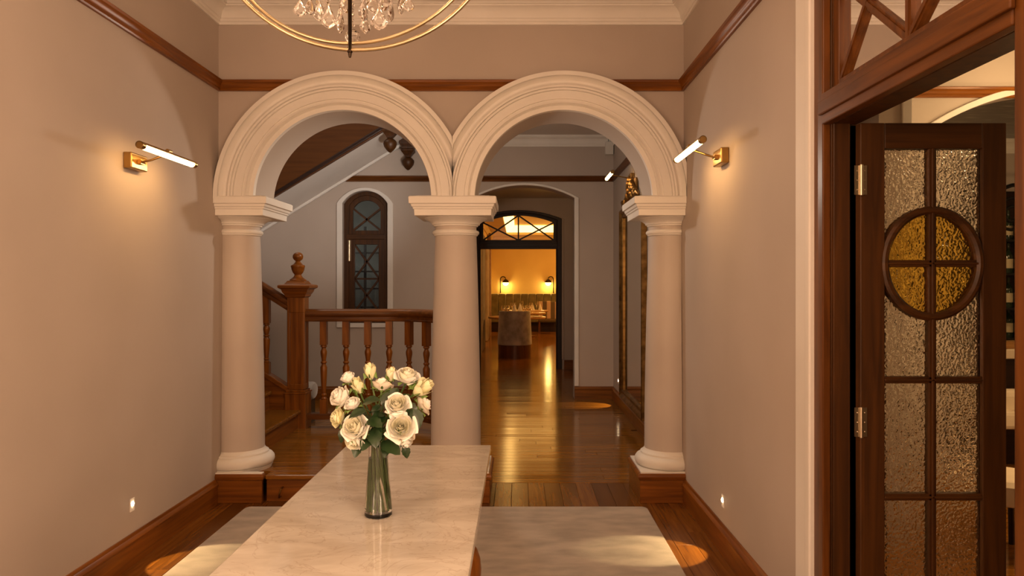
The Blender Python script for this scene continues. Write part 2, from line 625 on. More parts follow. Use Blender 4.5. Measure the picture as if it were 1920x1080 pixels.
# white plaster architrave round the doorway
mb = MB()
arch_band(mb, 'yz', seg_arch(DC, DH + 0.20, 2.74, 0.21), seg_arch(DC, DH + 0.035, 2.70, 0.175), XR - 0.022, XR + 0.01, 0.0)
arch_band(mb, 'yz', seg_arch(DC, DH + 0.075, 2.71, 0.19), seg_arch(DC, DH + 0.03, 2.70, 0.175), XR - 0.032, XR + 0.01, 0.0)
struct(mb.obj('trim_1', M_white, smooth=0, bevel=0.006))

# arcade wall above the columns
ZS = 2.08
RI = 0.61
CL, CR = -1.206, 0.310
mb = MB()
arch_wall(mb, 'xz', XL, MID, ZS, ZC + 0.3, seg_arch(CL, RI, ZS, RI, 56), YF, YB)
arch_wall(mb, 'xz', MID, XR, ZS, ZC + 0.3, seg_arch(CR, RI, ZS, RI, 56), YF, YB)
mb.box(XR, YF, ZS, XR + 0.22, YB, ZC + 0.3)
wall_arcade = struct(mb.obj('wall_front', M_wall, smooth=25))
PROF = [(0.610, -0.0), (0.610, 0.046), (0.640, 0.046), (0.644, 0.040), (0.648, 0.048), (0.656, 0.064), (0.670, 0.058), (0.680, 0.056), (0.682, 0.068), (0.736, 0.068), (0.739, 0.062),
        (0.742, 0.074), (0.755, 0.074), (0.757, 0.068), (0.760, 0.084), (0.772, 0.086), (0.780, 0.072), (0.792, 0.064), (0.806, 0.066), (0.820, 0.080), (0.829, 0.100),
        (0.832, 0.092), (0.835, 0.102), (0.863, 0.102), (0.863, -0.01)]
for cx, sgn in ((CL, 1), (CR, -1)):
    rings = []
    nn = 56
    for i in range(nn + 1):
        a = pi * i / nn
        ring = []
        for r, o in PROF:
            c_, s_ = cos(a), sin(a)
            rr = r
            if sgn * c_ > 1e-6:
                rr = min(rr, abs(MID - cx) / (sgn * c_))
            x_ = cx + rr * c_
            ring.append((min(max(x_, XL + 0.002), XR - 0.002), YF - o, ZS + rr * s_))
        rings.append(ring)
    m2 = MB().loft(rings)
    # the reveal of the arch, in the same white plaster up to the back face
    m2.obj('archivolt', M_plaster, wall_arcade, smooth=28)

# ceiling of the front hall, cornice and plaster ribs
mb = MB()
mb.box(XL - 0.25, -1.7, ZC, XR + 0.25, YB, ZC + 0.12)
ceiling = struct(mb.obj('ceiling', M_ceil, smooth=0))
CORN = [(-0.01, -0.135), (0.012, -0.135), (0.012, -0.118), (0.020, -0.114), (0.024, -0.100), (0.030, -0.094), (0.034, -0.078), (0.044, -0.055), (0.062, -0.038),
        (0.085, -0.030), (0.085, -0.020), (0.096, -0.018), (0.100, -0.004), (0.100, 0.01), (-0.01, 0.01)]
mb = MB()
mb.run(CORN, (XL, -1.6, ZC), (XL, YF, ZC), (1, 0, 0), 0, 1)
mb.run(CORN, (XR, YF, ZC), (XR, -1.6, ZC), (-1, 0, 0), 1, 0)
mb.run(CORN, (XL, YF, ZC), (XR, YF, ZC), (0, -1, 0), 1, 1)
mb.obj('cornice', M_plaster, ceiling, smooth=25)
mb = MB()
RIB = [(-0.03, 0.005), (-0.03, -0.012), (-0.016, -0.02), (0.0, -0.026), (0.016, -0.02), (0.03, -0.012), (0.03, 0.005)]
o_ = 0.24
mb.run(RIB, (XL + o_, -1, ZC), (XL + o_, YF - o_, ZC), (1, 0, 0))
mb.run(RIB, (XR - o_, -1, ZC), (XR - o_, YF - o_, ZC), (1, 0, 0))
mb.run(RIB, (XL + o_, YF - o_, ZC), (XR - o_, YF - o_, ZC), (0, 1, 0))
for rr in (0.42, 0.50):
    cc = (-0.47, 4.55)
    mb.tube([(cc[0] + rr * cos(2 * pi * k / 40), cc[1] + 0.8 * rr * sin(2 * pi * k / 40), ZC - 0.005) for k in range(40)], 0.018, 8, True)
for k in range(8):
    a = 2 * pi * k / 8 + 0.2
    mb.ball((-0.47 + 0.28 * cos(a), 4.55 + 0.22 * sin(a), ZC - 0.004), 0.05, 10, 6, 0.5)
mb.obj('ceiling_rib', M_plaster, ceiling, smooth=40)

# picture rail (wood) and baseboards
RAIL = [(-0.01, 0.0), (0.016, 0.0), (0.020, 0.008), (0.016, 0.020), (0.022, 0.026), (0.026, 0.036), (0.030, 0.044), (0.042, 0.054), (0.046, 0.066),
        (0.040, 0.072), (-0.01, 0.072)]
ZR = 2.828
mb = MB()
mb.run(RAIL, (XL, -1.6, ZR), (XL, YF, ZR), (1, 0, 0), 0, 1)
struct(mb.obj('trim_2', M_oak['y'], smooth=25))
mb = MB()
mb.run(RAIL, (XR, YF, ZR), (XR, DY1 + 0.16, ZR), (-1, 0, 0), 1, 0)
mb.run(RAIL, (XR, DY0 - 0.16, ZR), (XR, -1.6, ZR), (-1, 0, 0), 0, 0)
struct(mb.obj('trim_3', M_oak['y'], smooth=25))
mb = MB()
mb.run(RAIL, (XL, YF, ZR), (XR, YF, ZR), (0, -1, 0), 1, 1)
struct(mb.obj('trim_4', M_oak['x'], smooth=25))

BASE = [(-0.01, 0.0), (0.020, 0.0), (0.020, 0.118), (0.024, 0.122), (0.026, 0.132), (0.020, 0.142), (0.012, 0.150), (0.008, 0.165), (-0.01, 0.165)]
mb = MB()
mb.run(BASE, (XL, -1.6, 0), (XL, 5.05, 0), (1, 0, 0))
struct(mb.obj('baseboard_left', M_oak['y'], smooth=25))
mb = MB()
mb.run(BASE, (XR, 5.05, 0), (XR, DY1 + 0.20, 0), (-1, 0, 0))
mb.run(BASE, (XR, DY0 - 0.20, 0), (XR, -1.6, 0), (-1, 0, 0))
struct(mb.obj('baseboard_right', M_oak['y'], smooth=25))

# ------------------------------------------------------------------ columns
YA = 5.315
PZ0 = 0.186             # level of the stair platform


def column(ax, label, lo, hi, on_platform=False):
    t = thing('column', (ax, YA, 0), label, 'column', 'columns under the twin arches')

    def fit(m):
        return m.clampx(lo, hi)
    # wooden plinth with moulded cap
    m = MB()
    hw = 0.264
    yb = YA - hw + 0.055 if on_platform else YA + hw
    m.box(ax - hw + 0.012, YA - hw + 0.012, 0, ax + hw - 0.012, yb - 0.012, 0.158)
    pl = fit(m).obj('plinth', M_oak['x'], t, smooth=0, bevel=0.003)
    m = MB()
    rings = []
    for e, z in ((-0.012, 0.156), (-0.004, 0.160), (0.0, 0.170), (0.002, 0.182), (-0.002, 0.194), (-0.010, 0.200), (-0.02, 0.202)):
        h = hw + e
        rings.append([(ax - h, YA - h, z), (ax + h, YA - h, z), (ax + h, yb + e, z), (ax - h, yb + e, z)])
    m.loft(rings)
    fit(m).obj('plinth_cap', M_oak['x'], pl, smooth=0)
    # white base: square plate and torus
    m = MB()
    if on_platform:
        m.box(ax - 0.245, YA - 0.255, 0.20, ax + 0.255, YA - 0.215, 0.208)
        m.lathe([(0.225, PZ0), (0.236, 0.213)], 40, (ax, YA, 0))
    else:
        m.box(ax - 0.245, YA - 0.245, 0.20, ax + 0.245, YA + 0.245, 0.212)
    m.lathe([(0.225, 0.212), (0.240, 0.222), (0.247, 0.240), (0.245, 0.262), (0.232, 0.280), (0.214, 0.290), (0.206, 0.292), (0.206, 0.304), (0.196, 0.308),
             (0.186, 0.318), (0.180, 0.330)], 40, (ax, YA, 0))
    fit(m).obj('base', M_plaster, t, smooth=40)
    # tapering shaft
    m = MB()
    m.lathe([(0.178 - 0.031 * (i / 10) ** 1.6, 0.32 + (1.85 - 0.32) * i / 10) for i in range(11)] + [(0.147, 1.955)], 40, (ax, YA, 0))
    fit(m).obj('shaft', M_shaft, t, smooth=40)
    m = MB()
    m.lathe([(0.146, 1.838), (0.156, 1.842), (0.158, 1.850), (0.166, 1.856), (0.168, 1.866), (0.162, 1.876), (0.150, 1.880), (0.146, 1.884)], 40, (ax, YA, 0))
    fit(m).obj('astragal', M_plaster, t, smooth=40)
    # capital: round echinus under a stepped square abacus
    m = MB()
    m.lathe([(0.146, 1.905), (0.158, 1.908), (0.160, 1.916), (0.170, 1.919), (0.172, 1.926), (0.178, 1.934), (0.192, 1.944), (0.214, 1.956), (0.224, 1.962), (0.224, 1.968)], 40,
            (ax, YA, 0))
    cp = fit(m).obj('capital', M_plaster, t, smooth=40)
    m = MB()
    rings = []
    for h, z in ((0.262, 1.966), (0.264, 2.008), (0.272, 2.012), (0.272, 2.022), (0.280, 2.026), (0.284, 2.044), (0.296, 2.046), (0.298, 2.090), (0.290, 2.096)):
        rings.append([(ax - h, YA - h, z), (ax + h, YA - h, z), (ax + h, YA + h, z), (ax - h, YA + h, z)])
    m.loft(rings)
    # sloping wash between abacus and arch
    h = 0.29
    m.loft([[(ax - h, YA - h, 2.094), (ax + h, YA - h, 2.094), (ax + h, YA + h, 2.094), (ax - h, YA + h, 2.094)],
            [(ax - h + .05, YA - h + .05, 2.105), (ax + h - .05, YA - h + .05, 2.105), (ax + h - .05, YA + h - .05, 2.105), (ax - h + .05, YA + h - .05, 2.105)]])
    fit(m).obj('abacus', M_plaster, cp, smooth=0, bevel=0.003)
    return t


column(-2.005, 'engaged plaster column at the foot of the stairs, against the wall with no doorway', XL + 0.001, None, True)
column(MID, 'free-standing round plaster column between the two arches, behind the marble table', None, None)
column(1.083, 'engaged plaster column on a wooden plinth, beside the tall gilt mirror', None, XR - 0.001)

# ------------------------------------------------------------------ stair hall shell
mb = MB()
mb.box(XR2, YB, 0, XR2 + 0.2, YW + 0.25, ZC + 0.3)
struct(mb.obj('wall_right_rear', M_wall, smooth=0))
DOC, DOH = 0.076, 0.655
WC, WH = -1.995, 0.295
arc_pass = seg_arch(DOC, DOH, 2.615, 0.165, 24)
mb = MB()
arch_wall(mb, 'xz', -1.2, XR2 + 0.2, 0, 5.6, arc_pass, YW, YW + 0.25)
arch_wall(mb, 'xz', -5.2, -1.2, 0.985, 5.6, seg_arch(WC, WH, 2.545, 0.165), YW, YW + 0.25)
mb.box(-5.2, YW, 0, -1.2, YW + 0.25, 0.985)
struct(mb.obj('wall_rear', M_wall, smooth=25))
mb = MB()
mb.box(-5.2, YB - 0.2, 0, XL - 0.25, YB, 5.6)
mb.box(XL - 0.25, YF, 0, XL, YB, 5.6)
mb.box(XL, YF + 0.05, ZC + 0.3, -1.30, YB, 5.6)
mb.box(-5.4, YB - 0.2, 0, -5.2, YW + 0.25, 5.6)
struct(mb.obj('wall_stairwell', M_wall, smooth=0))
mb = MB()
mb.box(-1.30, YB, ZC, XR2 + 0.2, YW + 0.25, ZC + 0.12)
mb.box(-1.30, YB, ZC, -1.22, YW + 0.2, 5.6)
mb.box(-5.4, YB - 0.2, 5.6, XR2 + 0.2, YW + 0.25, 5.7)
c2 = struct(mb.obj('ceiling_rear', M_ceil, smooth=0))
mb = MB()
mb.run(CORN, (-1.22, YW, ZC), (XR2, YW, ZC), (0, -1, 0), 0, 1)
mb.run(CORN, (XR2, YW, ZC), (XR2, YB, ZC), (-1, 0, 0), 1, 0)
mb.run(CORN, (-1.22, YB, ZC), (XR2, YB, ZC), (0, 1, 0))
mb.obj('cornice', M_plaster, c2, smooth=25)
mb = MB()
mb.run(RAIL, (-3.5, YW, ZR), (XR2, YW, ZR), (0, -1, 0), 0, 1)
struct(mb.obj('trim_5', M_casing['x'], smooth=25))
mb = MB()
mb.run(RAIL, (XR2, YW, ZR), (XR2, YB, ZR), (-1, 0, 0), 1, 0)
struct(mb.obj('trim_6', M_casing['y'], smooth=25))
mb = MB()
mb.run(BASE, (-5.2, YW, 0), (DOC - DOH, YW, 0), (0, -1, 0))
mb.run(BASE, (DOC + DOH, YW, 0), (XR2, YW, 0), (0, -1, 0), 0, 1)
struct(mb.obj('baseboard_rear', M_oak['x'], smooth=25))
mb = MB()
mb.run(BASE, (XR2, YW, 0), (XR2, YB, 0), (-1, 0, 0), 1, 0)
struct(mb.obj('baseboard_right_rear', M_oak['y'], smooth=25))
# white trims of the passage arch and of the window niche
mb = MB()
arch_band(mb, 'xz', seg_arch(DOC, DOH + 0.055, 2.615, 0.195), seg_arch(DOC, DOH - 0.004, 2.615, 0.165), YW - 0.03, YW + 0.02, 0.17)
struct(mb.obj('trim_7', M_white, smooth=0, bevel=0.008))
mb = MB()
oo = seg_arch(WC, WH + 0.072, 2.545, 0.205)
ii = seg_arch(WC, WH - 0.002, 2.545, 0.165)
arch_band(mb, 'xz', oo, ii, YW - 0.03, YW + 0.02, 0.985)
mb.box(oo[0][0], YW - 0.03, 0.93, oo[-1][0], YW + 0.1, 0.987)
struct(mb.obj('trim_8', M_white, smooth=0, bevel=0.008))

# ------------------------------------------------------------------ arched glazed frames
def glazed_frame_door(plane, c, half, spring, rise, w0, w1, bar_z0, bar_z1, mats, name, fw=0.085, mull=0.03, glass=True, hinge_side=None):
    """Door frame with a segmental fanlight glazed in crossed bars: returns the structure object."""
    P = plane
    hor = mats['x'] if plane == 'xz' else mats['y']
    mb = MB()
    outer = seg_arch(c, half, spring, rise, 28)
    inner = seg_arch(c, half - fw, spring - 0.02, rise * 0.86, 28)
    wf = w0 + 0.03
    arch_band(mb, P, outer, inner, w0, wf, 0.0)
    nf = len(mb.f)
    arch_band(mb, P, outer, inner, wf, w1, 0.0)
    # stop bead stepping in
    inner2 = seg_arch(c, half - fw - 0.018, spring - 0.035, rise * 0.84, 28)
    arch_band(mb, P, inner, inner2, w0 + (w1 - w0) * 0.25, w0 + (w1 - w0) * 0.75, 0.0)
    mb.s = [0] * nf + [1] * (len(mb.f) - nf)
    fr = struct(mb.obj(name, [mats['z'], mats.get('in', mats['z'])], smooth=25, bevel=0.004))
    m = MB()
    m.prism([(c - half + fw, bar_z0), (c + half - fw, bar_z0), (c + half - fw, bar_z1), (c - half + fw, bar_z1)], P, w0 - 0.004, wf)
    nf = len(m.f)
    m.prism([(c - half + fw, bar_z0), (c + half - fw, bar_z0), (c + half - fw, bar_z1), (c - half + fw, bar_z1)], P, wf, w1)
    m.s = [0] * nf + [1] * (len(m.f) - nf)
    m.prism([(c - half + fw - 0.01, bar_z0 + 0.035), (c + half - fw + 0.01, bar_z0 + 0.035), (c + half - fw + 0.01, bar_z1 - 0.03), (c - half + fw - 0.01, bar_z1 - 0.03)],
            P, w0 - 0.016, w0)
    m.obj('transom_bar', [hor, mats.get('in', hor)], fr, smooth=0, bevel=0.004)
    # fanlight sash
    h2 = half - fw - 0.018
    s0, s1 = w0 + (w1 - w0) * 0.25, w0 + (w1 - w0) * 0.62
    sash = 0.045 if glass else 0.03
    i2 = inner2
    i3 = seg_arch(c, h2 - sash, spring - 0.065, rise * 0.82, 28)
    m = MB()
    arch_band(m, P, i2, i3, s0, s1, bar_z1)
    m.prism([(c - h2, bar_z1), (c + h2, bar_z1), (c + h2, bar_z1 + sash * 0.8), (c - h2, bar_z1 + sash * 0.8)], P, s0 + 0.0012, s1 - 0.0012)
    sa = m.obj('fanlight_sash', mats['z'], fr, smooth=25, bevel=0.003)
    zb = bar_z1 + sash * 0.7
    zs = i3[0][1]
    zt = max(p[1] for p in i3) + 0.004
    e = h2 - sash + 0.004
    b0, b1 = s0 + 0.006, s1 - 0.006
    for q_, (A, B) in enumerate((((c, zb), (c, zt)), ((c - e, zb), (c, zt)), ((c - e, zs), (c, zb)), ((c + e, zb), (c, zt)), ((c + e, zs), (c, zb)))):
        dq = 0.0009 * q_
        m = MB()
        bar2(m, P, A, B, mull, b0 + dq, b1 - dq)
        bar2(m, P, A, B, mull * 0.45, b0 - 0.005 + dq, b1 + 0.005 - dq)
        m.obj('glazing_bar', mats['z'], sa, smooth=0, bevel=0.0)
    if glass:
        m = MB()
        g = [(c - e, zb)] + i3 + [(c + e, zb)]
        wm = (b0 + b1) / 2
        m.prism(g, P, wm - 0.002, wm + 0.002)
        m.obj('glass_pane', M_glass, sa, smooth=0)
    return fr


# ------------------------------------------------------------------ window in the rear wall (casement with fanlight)
win = struct(MB().box(0, 0, 0, 0.001, 0.001, 0.001).obj('window_1', M_mah['z'], smooth=0)) if False else None
WY0, WY1 = YW + 0.085, YW + 0.16
mb = MB()
arch_band(mb, 'xz', seg_arch(WC, WH, 2.545, 0.165), seg_arch(WC, WH - 0.062, 2.515, 0.145), WY0, WY1, 0.985)
mb.box(WC - WH + 0.062, WY0 + 0.001, 0.985, WC + WH - 0.062, WY1, 1.05)
win = struct(mb.obj('window_1', M_mah['z'], smooth=25, bevel=0.003))
mb = MB()
mb.box(WC - WH + 0.03, WY0 - 0.006, 2.085, WC + WH - 0.05, WY1, 2.15)
mb.obj('transom_bar', M_mah['x'], win, smooth=0, bevel=0.004)
hwn = WH - 0.062
# upper light
mb = MB()
arch_band(mb, 'xz', seg_arch(WC, hwn, 2.515, 0.145), seg_arch(WC, hwn - 0.05, 2.47, 0.125), WY0 + 0.012, WY1 - 0.012, 2.151)
mb.box(WC - hwn + 0.05, WY0 + 0.013, 2.15, WC + hwn - 0.05, WY1 - 0.013, 2.20)
up = mb.obj('upper_light', M_mah['z'], win, smooth=25, bevel=0.003)
a_ = hwn - 0.05
for A, B in (((WC - a_, 2.20), (WC + a_, 2.49)), ((WC + a_, 2.20), (WC - a_, 2.49))):
    mb = MB()
    bar2(mb, 'xz', A, B, 0.024, WY0 + 0.02, WY1 - 0.02)
    mb.obj('glazing_bar', M_mah['z'], up, smooth=0)
mb = MB()
mb.box(WC - a_, WY0 + 0.036, 2.19, WC + a_, WY0 + 0.040, 2.60)
mb.obj('glass_pane', M_glass, up, smooth=0)
# casement
mb = MB()
z0, z1 = 1.05, 2.085
for (xa, xb, za, zb) in ((-hwn, -hwn + 0.075, z0, z1), (hwn - 0.075, hwn, z0, z1), (-hwn + 0.075, hwn - 0.075, z1 - 0.07, z1), (-hwn + 0.075, hwn - 0.075, z0, z0 + 0.08)):
    mb.box(WC + xa, WY0 + 0.008, za, WC + xb, WY1 - 0.016, zb)
cas = mb.obj('casement', M_mah['z'], win, smooth=0, bevel=0.003)
a_ = hwn - 0.07
zm = 1.565
for A, B in (((WC - a_, zm), (WC + a_, zm)), ((WC - a_, z0 + .08), (WC + a_, zm)), ((WC + a_, z0 + .08), (WC - a_, zm)), ((WC - a_, zm), (WC + a_, z1 - .07)), ((WC + a_, zm), (WC - a_, z1 - .07))):
    mb = MB()
    bar2(mb, 'xz', A, B, 0.024, WY0 + 0.018, WY1 - 0.024)
    mb.obj('glazing_bar', M_mah['z'], cas, smooth=0)
mb = MB()
mb.box(WC - a_, WY0 + 0.034, z0 + 0.06, WC + a_, WY0 + 0.038, z1 - 0.06)
mb.obj('glass_pane', M_glass, cas, smooth=0)
mb = MB()
mb.box(WC - hwn - 0.006, WY0 - 0.012, 1.80, WC - hwn + 0.028, WY0 + 0.01, 2.07)
mb.tube([(WC - hwn + 0.010, WY0 - 0.014, 1.80), (WC - hwn + 0.010, WY0 - 0.014, 2.07)], 0.007, 8)
mb.obj('hinge', M_steel, win, smooth=40)
# dim yard behind the window
mb = MB()
mb.box(-3.2, YW + 1.4, 0, -0.95, YW + 1.5, 3.4)
mb.box(-3.3, YW + 0.25, 0, -3.2, YW + 1.5, 3.4)
mb.box(-3.2, YW + 0.25, 3.3, -0.95, YW + 1.5, 3.4)
struct(mb.obj('wall_yard', M_night, smooth=0))
yd = thing('garden_grille', (-1.9, YW + 0.75, 0), 'dark metal grille seen through the small arched window', 'grille')
for k, z in enumerate((1.16, 1.42, 1.66, 1.92)):
    mb = MB()
    mb.box(-2.9, YW + 0.74, z, -1.1, YW + 0.76, z + 0.022)
    mb.obj('crossbar', M_black, yd, smooth=0)
for x in (-2.75, -2.15, -1.55, -1.15):
    mb = MB()
    mb.box(x - 0.015, YW + 0.73, 0, x + 0.015, YW + 0.77, 2.3)
    mb.obj('upright', M_black, yd, smooth=0)
lamp('yard_fill_light', 'POINT', (-2.5, YW + 0.5, 2.2), 9.0, (0.95, 0.95, 0.9), 0.1)  # added fill that lifts the window panes, no yard lamp there

# ------------------------------------------------------------------ passage to the dining room
mb = MB()
mb.box(-1.10, YW + 0.25, 0, -0.90, YD, 3.1)
struct(mb.obj('wall_passage_left', M_wall, smooth=0))
mb = MB()
mb.box(1.02, YW + 0.25, 0, 1.22, YD, 3.1)
struct(mb.obj('wall_passage_right', M_wall, smooth=0))
mb = MB()
mb.box(-1.10, YW + 0.25, 3.0, 1.22, YD, 3.1)
struct(mb.obj('ceiling_passage', M_ceil, smooth=0))
mb = MB()
arch_wall(mb, 'xz', -1.4, 4.1, 0, 3.4, seg_arch(0.0, 0.765, 2.64, 0.155), YD, YD + 0.2)
struct(mb.obj('wall_dining_front', M_wall, smooth=25))
mb = MB()
arch_band(mb, 'xz', seg_arch(0.0, 0.80, 2.64, 0.175), seg_arch(0.0, 0.76, 2.64, 0.15), YD - 0.02, YD + 0.01, 0.17)
struct(mb.obj('trim_9', M_wall, smooth=0, bevel=0.008))
mb = MB()
mb.run(BASE, (0.80, YD, 0), (1.02, YD, 0), (0, -1, 0))
mb.run(BASE, (1.02, YD, 0), (1.02, YW + 0.25, 0), (-1, 0, 0))
struct(mb.obj('baseboard_passage', M_oak['x'], smooth=25))
glazed_frame_door('xz', 0.0, 0.76, 2.64, 0.15, YD + 0.01, YD + 0.12, 2.11, 2.235, M_dark, 'door_1', fw=0.08, mull=0.026)

# ------------------------------------------------------------------ dining room shell
mb = MB()
mb.box(-1.3, YE, 0, 4.1, YE + 0.2, 4.0)
struct(mb.obj('wall_dining_rear', M_yellow, smooth=0))
mb = MB()
mb.box(-1.3, YD + 0.2, 0, -0.90, YE, 4.0)
struct(mb.obj('wall_dining_left', M_yellow, smooth=0))
mb = MB()
mb.box(3.9, YD + 0.2, 0, 4.1, YE, 4.0)
struct(mb.obj('wall_dining_right', M_yellow, smooth=0))
mb = MB()
zc = 3.02
mb.box(-1.3, YD + 0.2, zc, -0.36, YE, zc + 0.06)
mb.box(3.3, YD + 0.2, zc, 4.1, YE, zc + 0.06)
mb.box(-0.36, YD + 0.2, zc, 3.3, 14.2, zc + 0.06)
mb.box(-0.36, 23.0, zc, 3.3, YE, zc + 0.06)
mb.box(-1.3, YD + 0.2, 3.32, 4.1, YE, 3.42)
cd = struct(mb.obj('ceiling_dining', M_yellow, smooth=0))
mb = MB()
mb.loft([[(-0.36, 14.2, zc + 0.07), (-0.12, 14.2, zc + 0.26), (-0.14, 14.2, zc + 0.28), (-0.38, 14.2, zc + 0.09)],
         [(-0.36, 23.0, zc + 0.07), (-0.12, 22.8, zc + 0.26), (-0.14, 22.8, zc + 0.28), (-0.38, 23.0, zc + 0.09)]])
mb.obj('cove_glow_band', M_cove, cd, smooth=0)  # sloped band emits in place of plaster lit by a hidden strip
mb = MB()
mb.loft([[(-0.36, 23.0, zc + 0.07), (-0.12, 22.8, zc + 0.26), (-0.12, 22.82, zc + 0.28), (-0.36, 23.02, zc + 0.09)],
         [(3.3, 23.0, zc + 0.07), (3.3, 22.8, zc + 0.26), (3.3, 22.82, zc + 0.28), (3.3, 23.02, zc + 0.09)]])
mb.obj('cove_glow_band', M_cove, cd, smooth=0)
mb = MB()
mb.run([(0, 0), (0.03, 0), (0.05, 0.04), (0.09, 0.08), (0.09, 0.12), (0, 0.12)], (-0.9, YE, zc - 0.12), (3.9, YE, zc - 0.12), (0, -1, 0))
mb.run([(0, 0), (0.03, 0), (0.05, 0.04), (0.09, 0.08), (0.09, 0.12), (0, 0.12)], (-0.9, YD + 0.2, zc - 0.12), (-0.9, YE, zc - 0.12), (1, 0, 0))
mb.obj('cornice', M_yellow, cd, smooth=25)

# ------------------------------------------------------------------ bar room shell
BX = XR + 0.22
mb = MB()
arc_bar = seg_arch(3.97, 1.00, 2.62, 0.28, 30)
arch_wall(mb, 'xz', 2.42, 5.6, 0, ZC + 0.1, arc_bar, 5.30, 5.55)
mb.box(BX, 5.3, 0, 2.42, 5.55, ZC + 0.1)
wb = struct(mb.obj('wall_bar', M_wall, smooth=25))
mb = MB()
arch_band(mb, 'xz', seg_arch(3.97, 1.04, 2.64, 0.305, 30), seg_arch(3.97, 1.00, 2.62, 0.275, 30), 5.27, 5.31, 0.0)
mb.box(2.735, 5.27, 0, 2.775, 5.31, ZC) if False else None
struct(mb.obj('trim_10', M_white, smooth=0, bevel=0.006))
mb = MB()
mb.box(2.20, 4.25, 0, 2.245, 5.30, ZC)
mb.box(2.195, 4.235, 0, 2.25, 4.25, ZC)
struct(mb.obj('trim_11', M_white, smooth=0, bevel=0.004))
mb = MB()
mb.run(RAIL, (2.25, 5.30, ZR), (5.5, 5.30, ZR), (0, -1, 0))
struct(mb.obj('trim_12', M_oak['x'], smooth=25))
mb = MB()
mb.box(BX, 4.25, 0, 2.20, 4.40, ZC)
struct(mb.obj('wall_bar_return', M_wall, smooth=0))
mb = MB()
mb.box(5.4, -1.7, 0, 5.6, 8.2, ZC + 0.1)
mb.box(BX, -1.75, 0, 5.6, -1.6, ZC + 0.1)
mb.box(1.5, 7.6, 0, 5.6, 7.8, ZC + 0.1)
mb.box(1.5, 5.55, 0, 1.7, 7.7, ZC + 0.1)
struct(mb.obj('wall_bar_rear', M_wall, smooth=0))
mb = MB()
mb.box(BX, -1.7, ZC, 5.6, 5.3, ZC + 0.1)
cb = struct(mb.obj('ceiling_bar', M_ceil, smooth=0))
mb = MB()
mb.run(CORN, (2.25, 5.30, ZC), (5.4, 5.30, ZC), (0, -1, 0))
for x in (2.6, 3.2, 3.8, 4.4):
    mb.box(x, 3.2, ZC - 0.05, x + 0.12, 5.2, ZC)
for y in (3.4, 4.0, 4.6):
    mb.box(1.5, y, ZC - 0.045, 5.3, y + 0.12, ZC)
mb.obj('coffer_beam', M_plaster, cb, smooth=0, bevel=0.01)
mb = MB()
mb.box(1.7, 5.55, 2.97, 5.6, 7.6, 3.02)
struct(mb.obj('ceiling_bar_rear', M_tin, smooth=0))
mb = MB()
mb.run(CORN, (1.7, 7.6, 2.97), (5.4, 7.6, 2.97), (0, -1, 0))
struct(mb.obj('trim_13', M_plaster, smooth=25))

# ------------------------------------------------------------------ doorway to the bar: frame, fanlight, open leaf
JX0, JX1 = XR - 0.012, XR + 0.115
glazed_frame_door('yz', DC, DH + 0.035, 2.66, 0.17, JX0, JX1, 2.09, 2.205, dict(M_casing, **{'in': M_mah['z']}), 'door_2', fw=0.085, mull=0.034)  # darker inner wood puts the shade of jamb and head into the colour
d2 = bpy.data.objects['door_2']
mb = MB()
mb.box(JX1 - 0.03, DY1 - 0.05, 0, XR + 0.22, DY1 + 0.01, 2.09)
mb.box(JX1 - 0.03, DY0 - 0.01, 0, XR + 0.22, DY0 + 0.05, 2.09)
mb.obj('jamb_lining', M_mah['z'], d2, smooth=0, bevel=0.004)

# leaf, swung square to the wall into the bar
LX0, LX1 = 1.231, 1.757
LY0, LY1 = 2.668, 2.708
LZ0, LZ1 = 0.010, 2.079
leaf = thing('door_leaf', (LX0, LY1, 0), 'open wooden door leaf with hammered glass panes and an amber oval', 'door')
GX0, GX1 = LX0 + 0.088, LX1 - 0.086
GZ1 = LZ1 - 0.092
GZ0 = 0.24
PX = (1750 - 972) * 2.668 / F       # centre line of the leaf
mb = MB()
mb.box(LX0, LY0, LZ0, GX0, LY1, LZ1)
mb.obj('stile', M_mah['z'], leaf, smooth=0, bevel=0.003)
mb = MB()
mb.box(GX1, LY0, LZ0, LX1, LY1, LZ1)
mb.obj('stile', M_mah['z'], leaf, smooth=0, bevel=0.003)
mb = MB()
mb.box(GX0, LY0, GZ1, GX1, LY1, LZ1)
mb.obj('top_rail', M_mah['x'], leaf, smooth=0, bevel=0.003)
mb = MB()
mb.box(GX0, LY0, LZ0, GX1, LY1, GZ0)
mb.obj('bottom_rail', M_mah['x'], leaf, smooth=0, bevel=0.003)


def zpx(py, d):
    return EYE - (py - 532) * d / F


OZ = zpx(494, LY0)
OA, OB = 0.172, 0.192                # centre-line semi axes of the oval bar
bars_z = [zpx(713, LY0), zpx(933, LY0), zpx(1153, LY0)]
mb = MB()
mb.box(PX - 0.0135, LY0 + 0.004, GZ0, PX + 0.0135, LY1 - 0.004, GZ1)
mb.box(PX - 0.005, LY0 - 0.002, GZ0, PX + 0.005, LY1 + 0.002, GZ1)
mb.obj('glazing_bar', M_mah['z'], leaf, smooth=0, bevel=0.002)
for z in [OZ] + bars_z:
    mb = MB()
    mb.box(GX0, LY0 + 0.004, z - 0.0125, GX1, LY1 - 0.004, z + 0.0125)
    mb.box(GX0, LY0 - 0.002, z - 0.004, GX1, LY1 + 0.002, z + 0.004)
    mb.obj('glazing_bar', M_mah['x'], leaf, smooth=0, bevel=0.002)
mb = MB()
ring_in, ring_out = [], []
rings = []
for k in range(65):
    a = 2 * pi * k / 64
    c_, s_ = cos(a), sin(a)
    sec = [(-0.014, LY0 + 0.002), (-0.005, LY0 - 0.006), (0.005, LY0 - 0.006), (0.014, LY0 + 0.002), (0.014, LY1 - 0.002), (-0.014, LY1 - 0.002)]
    rings.append([(PX + (OA + e) * c_, y, OZ + (OB + e) * s_) for e, y in sec])
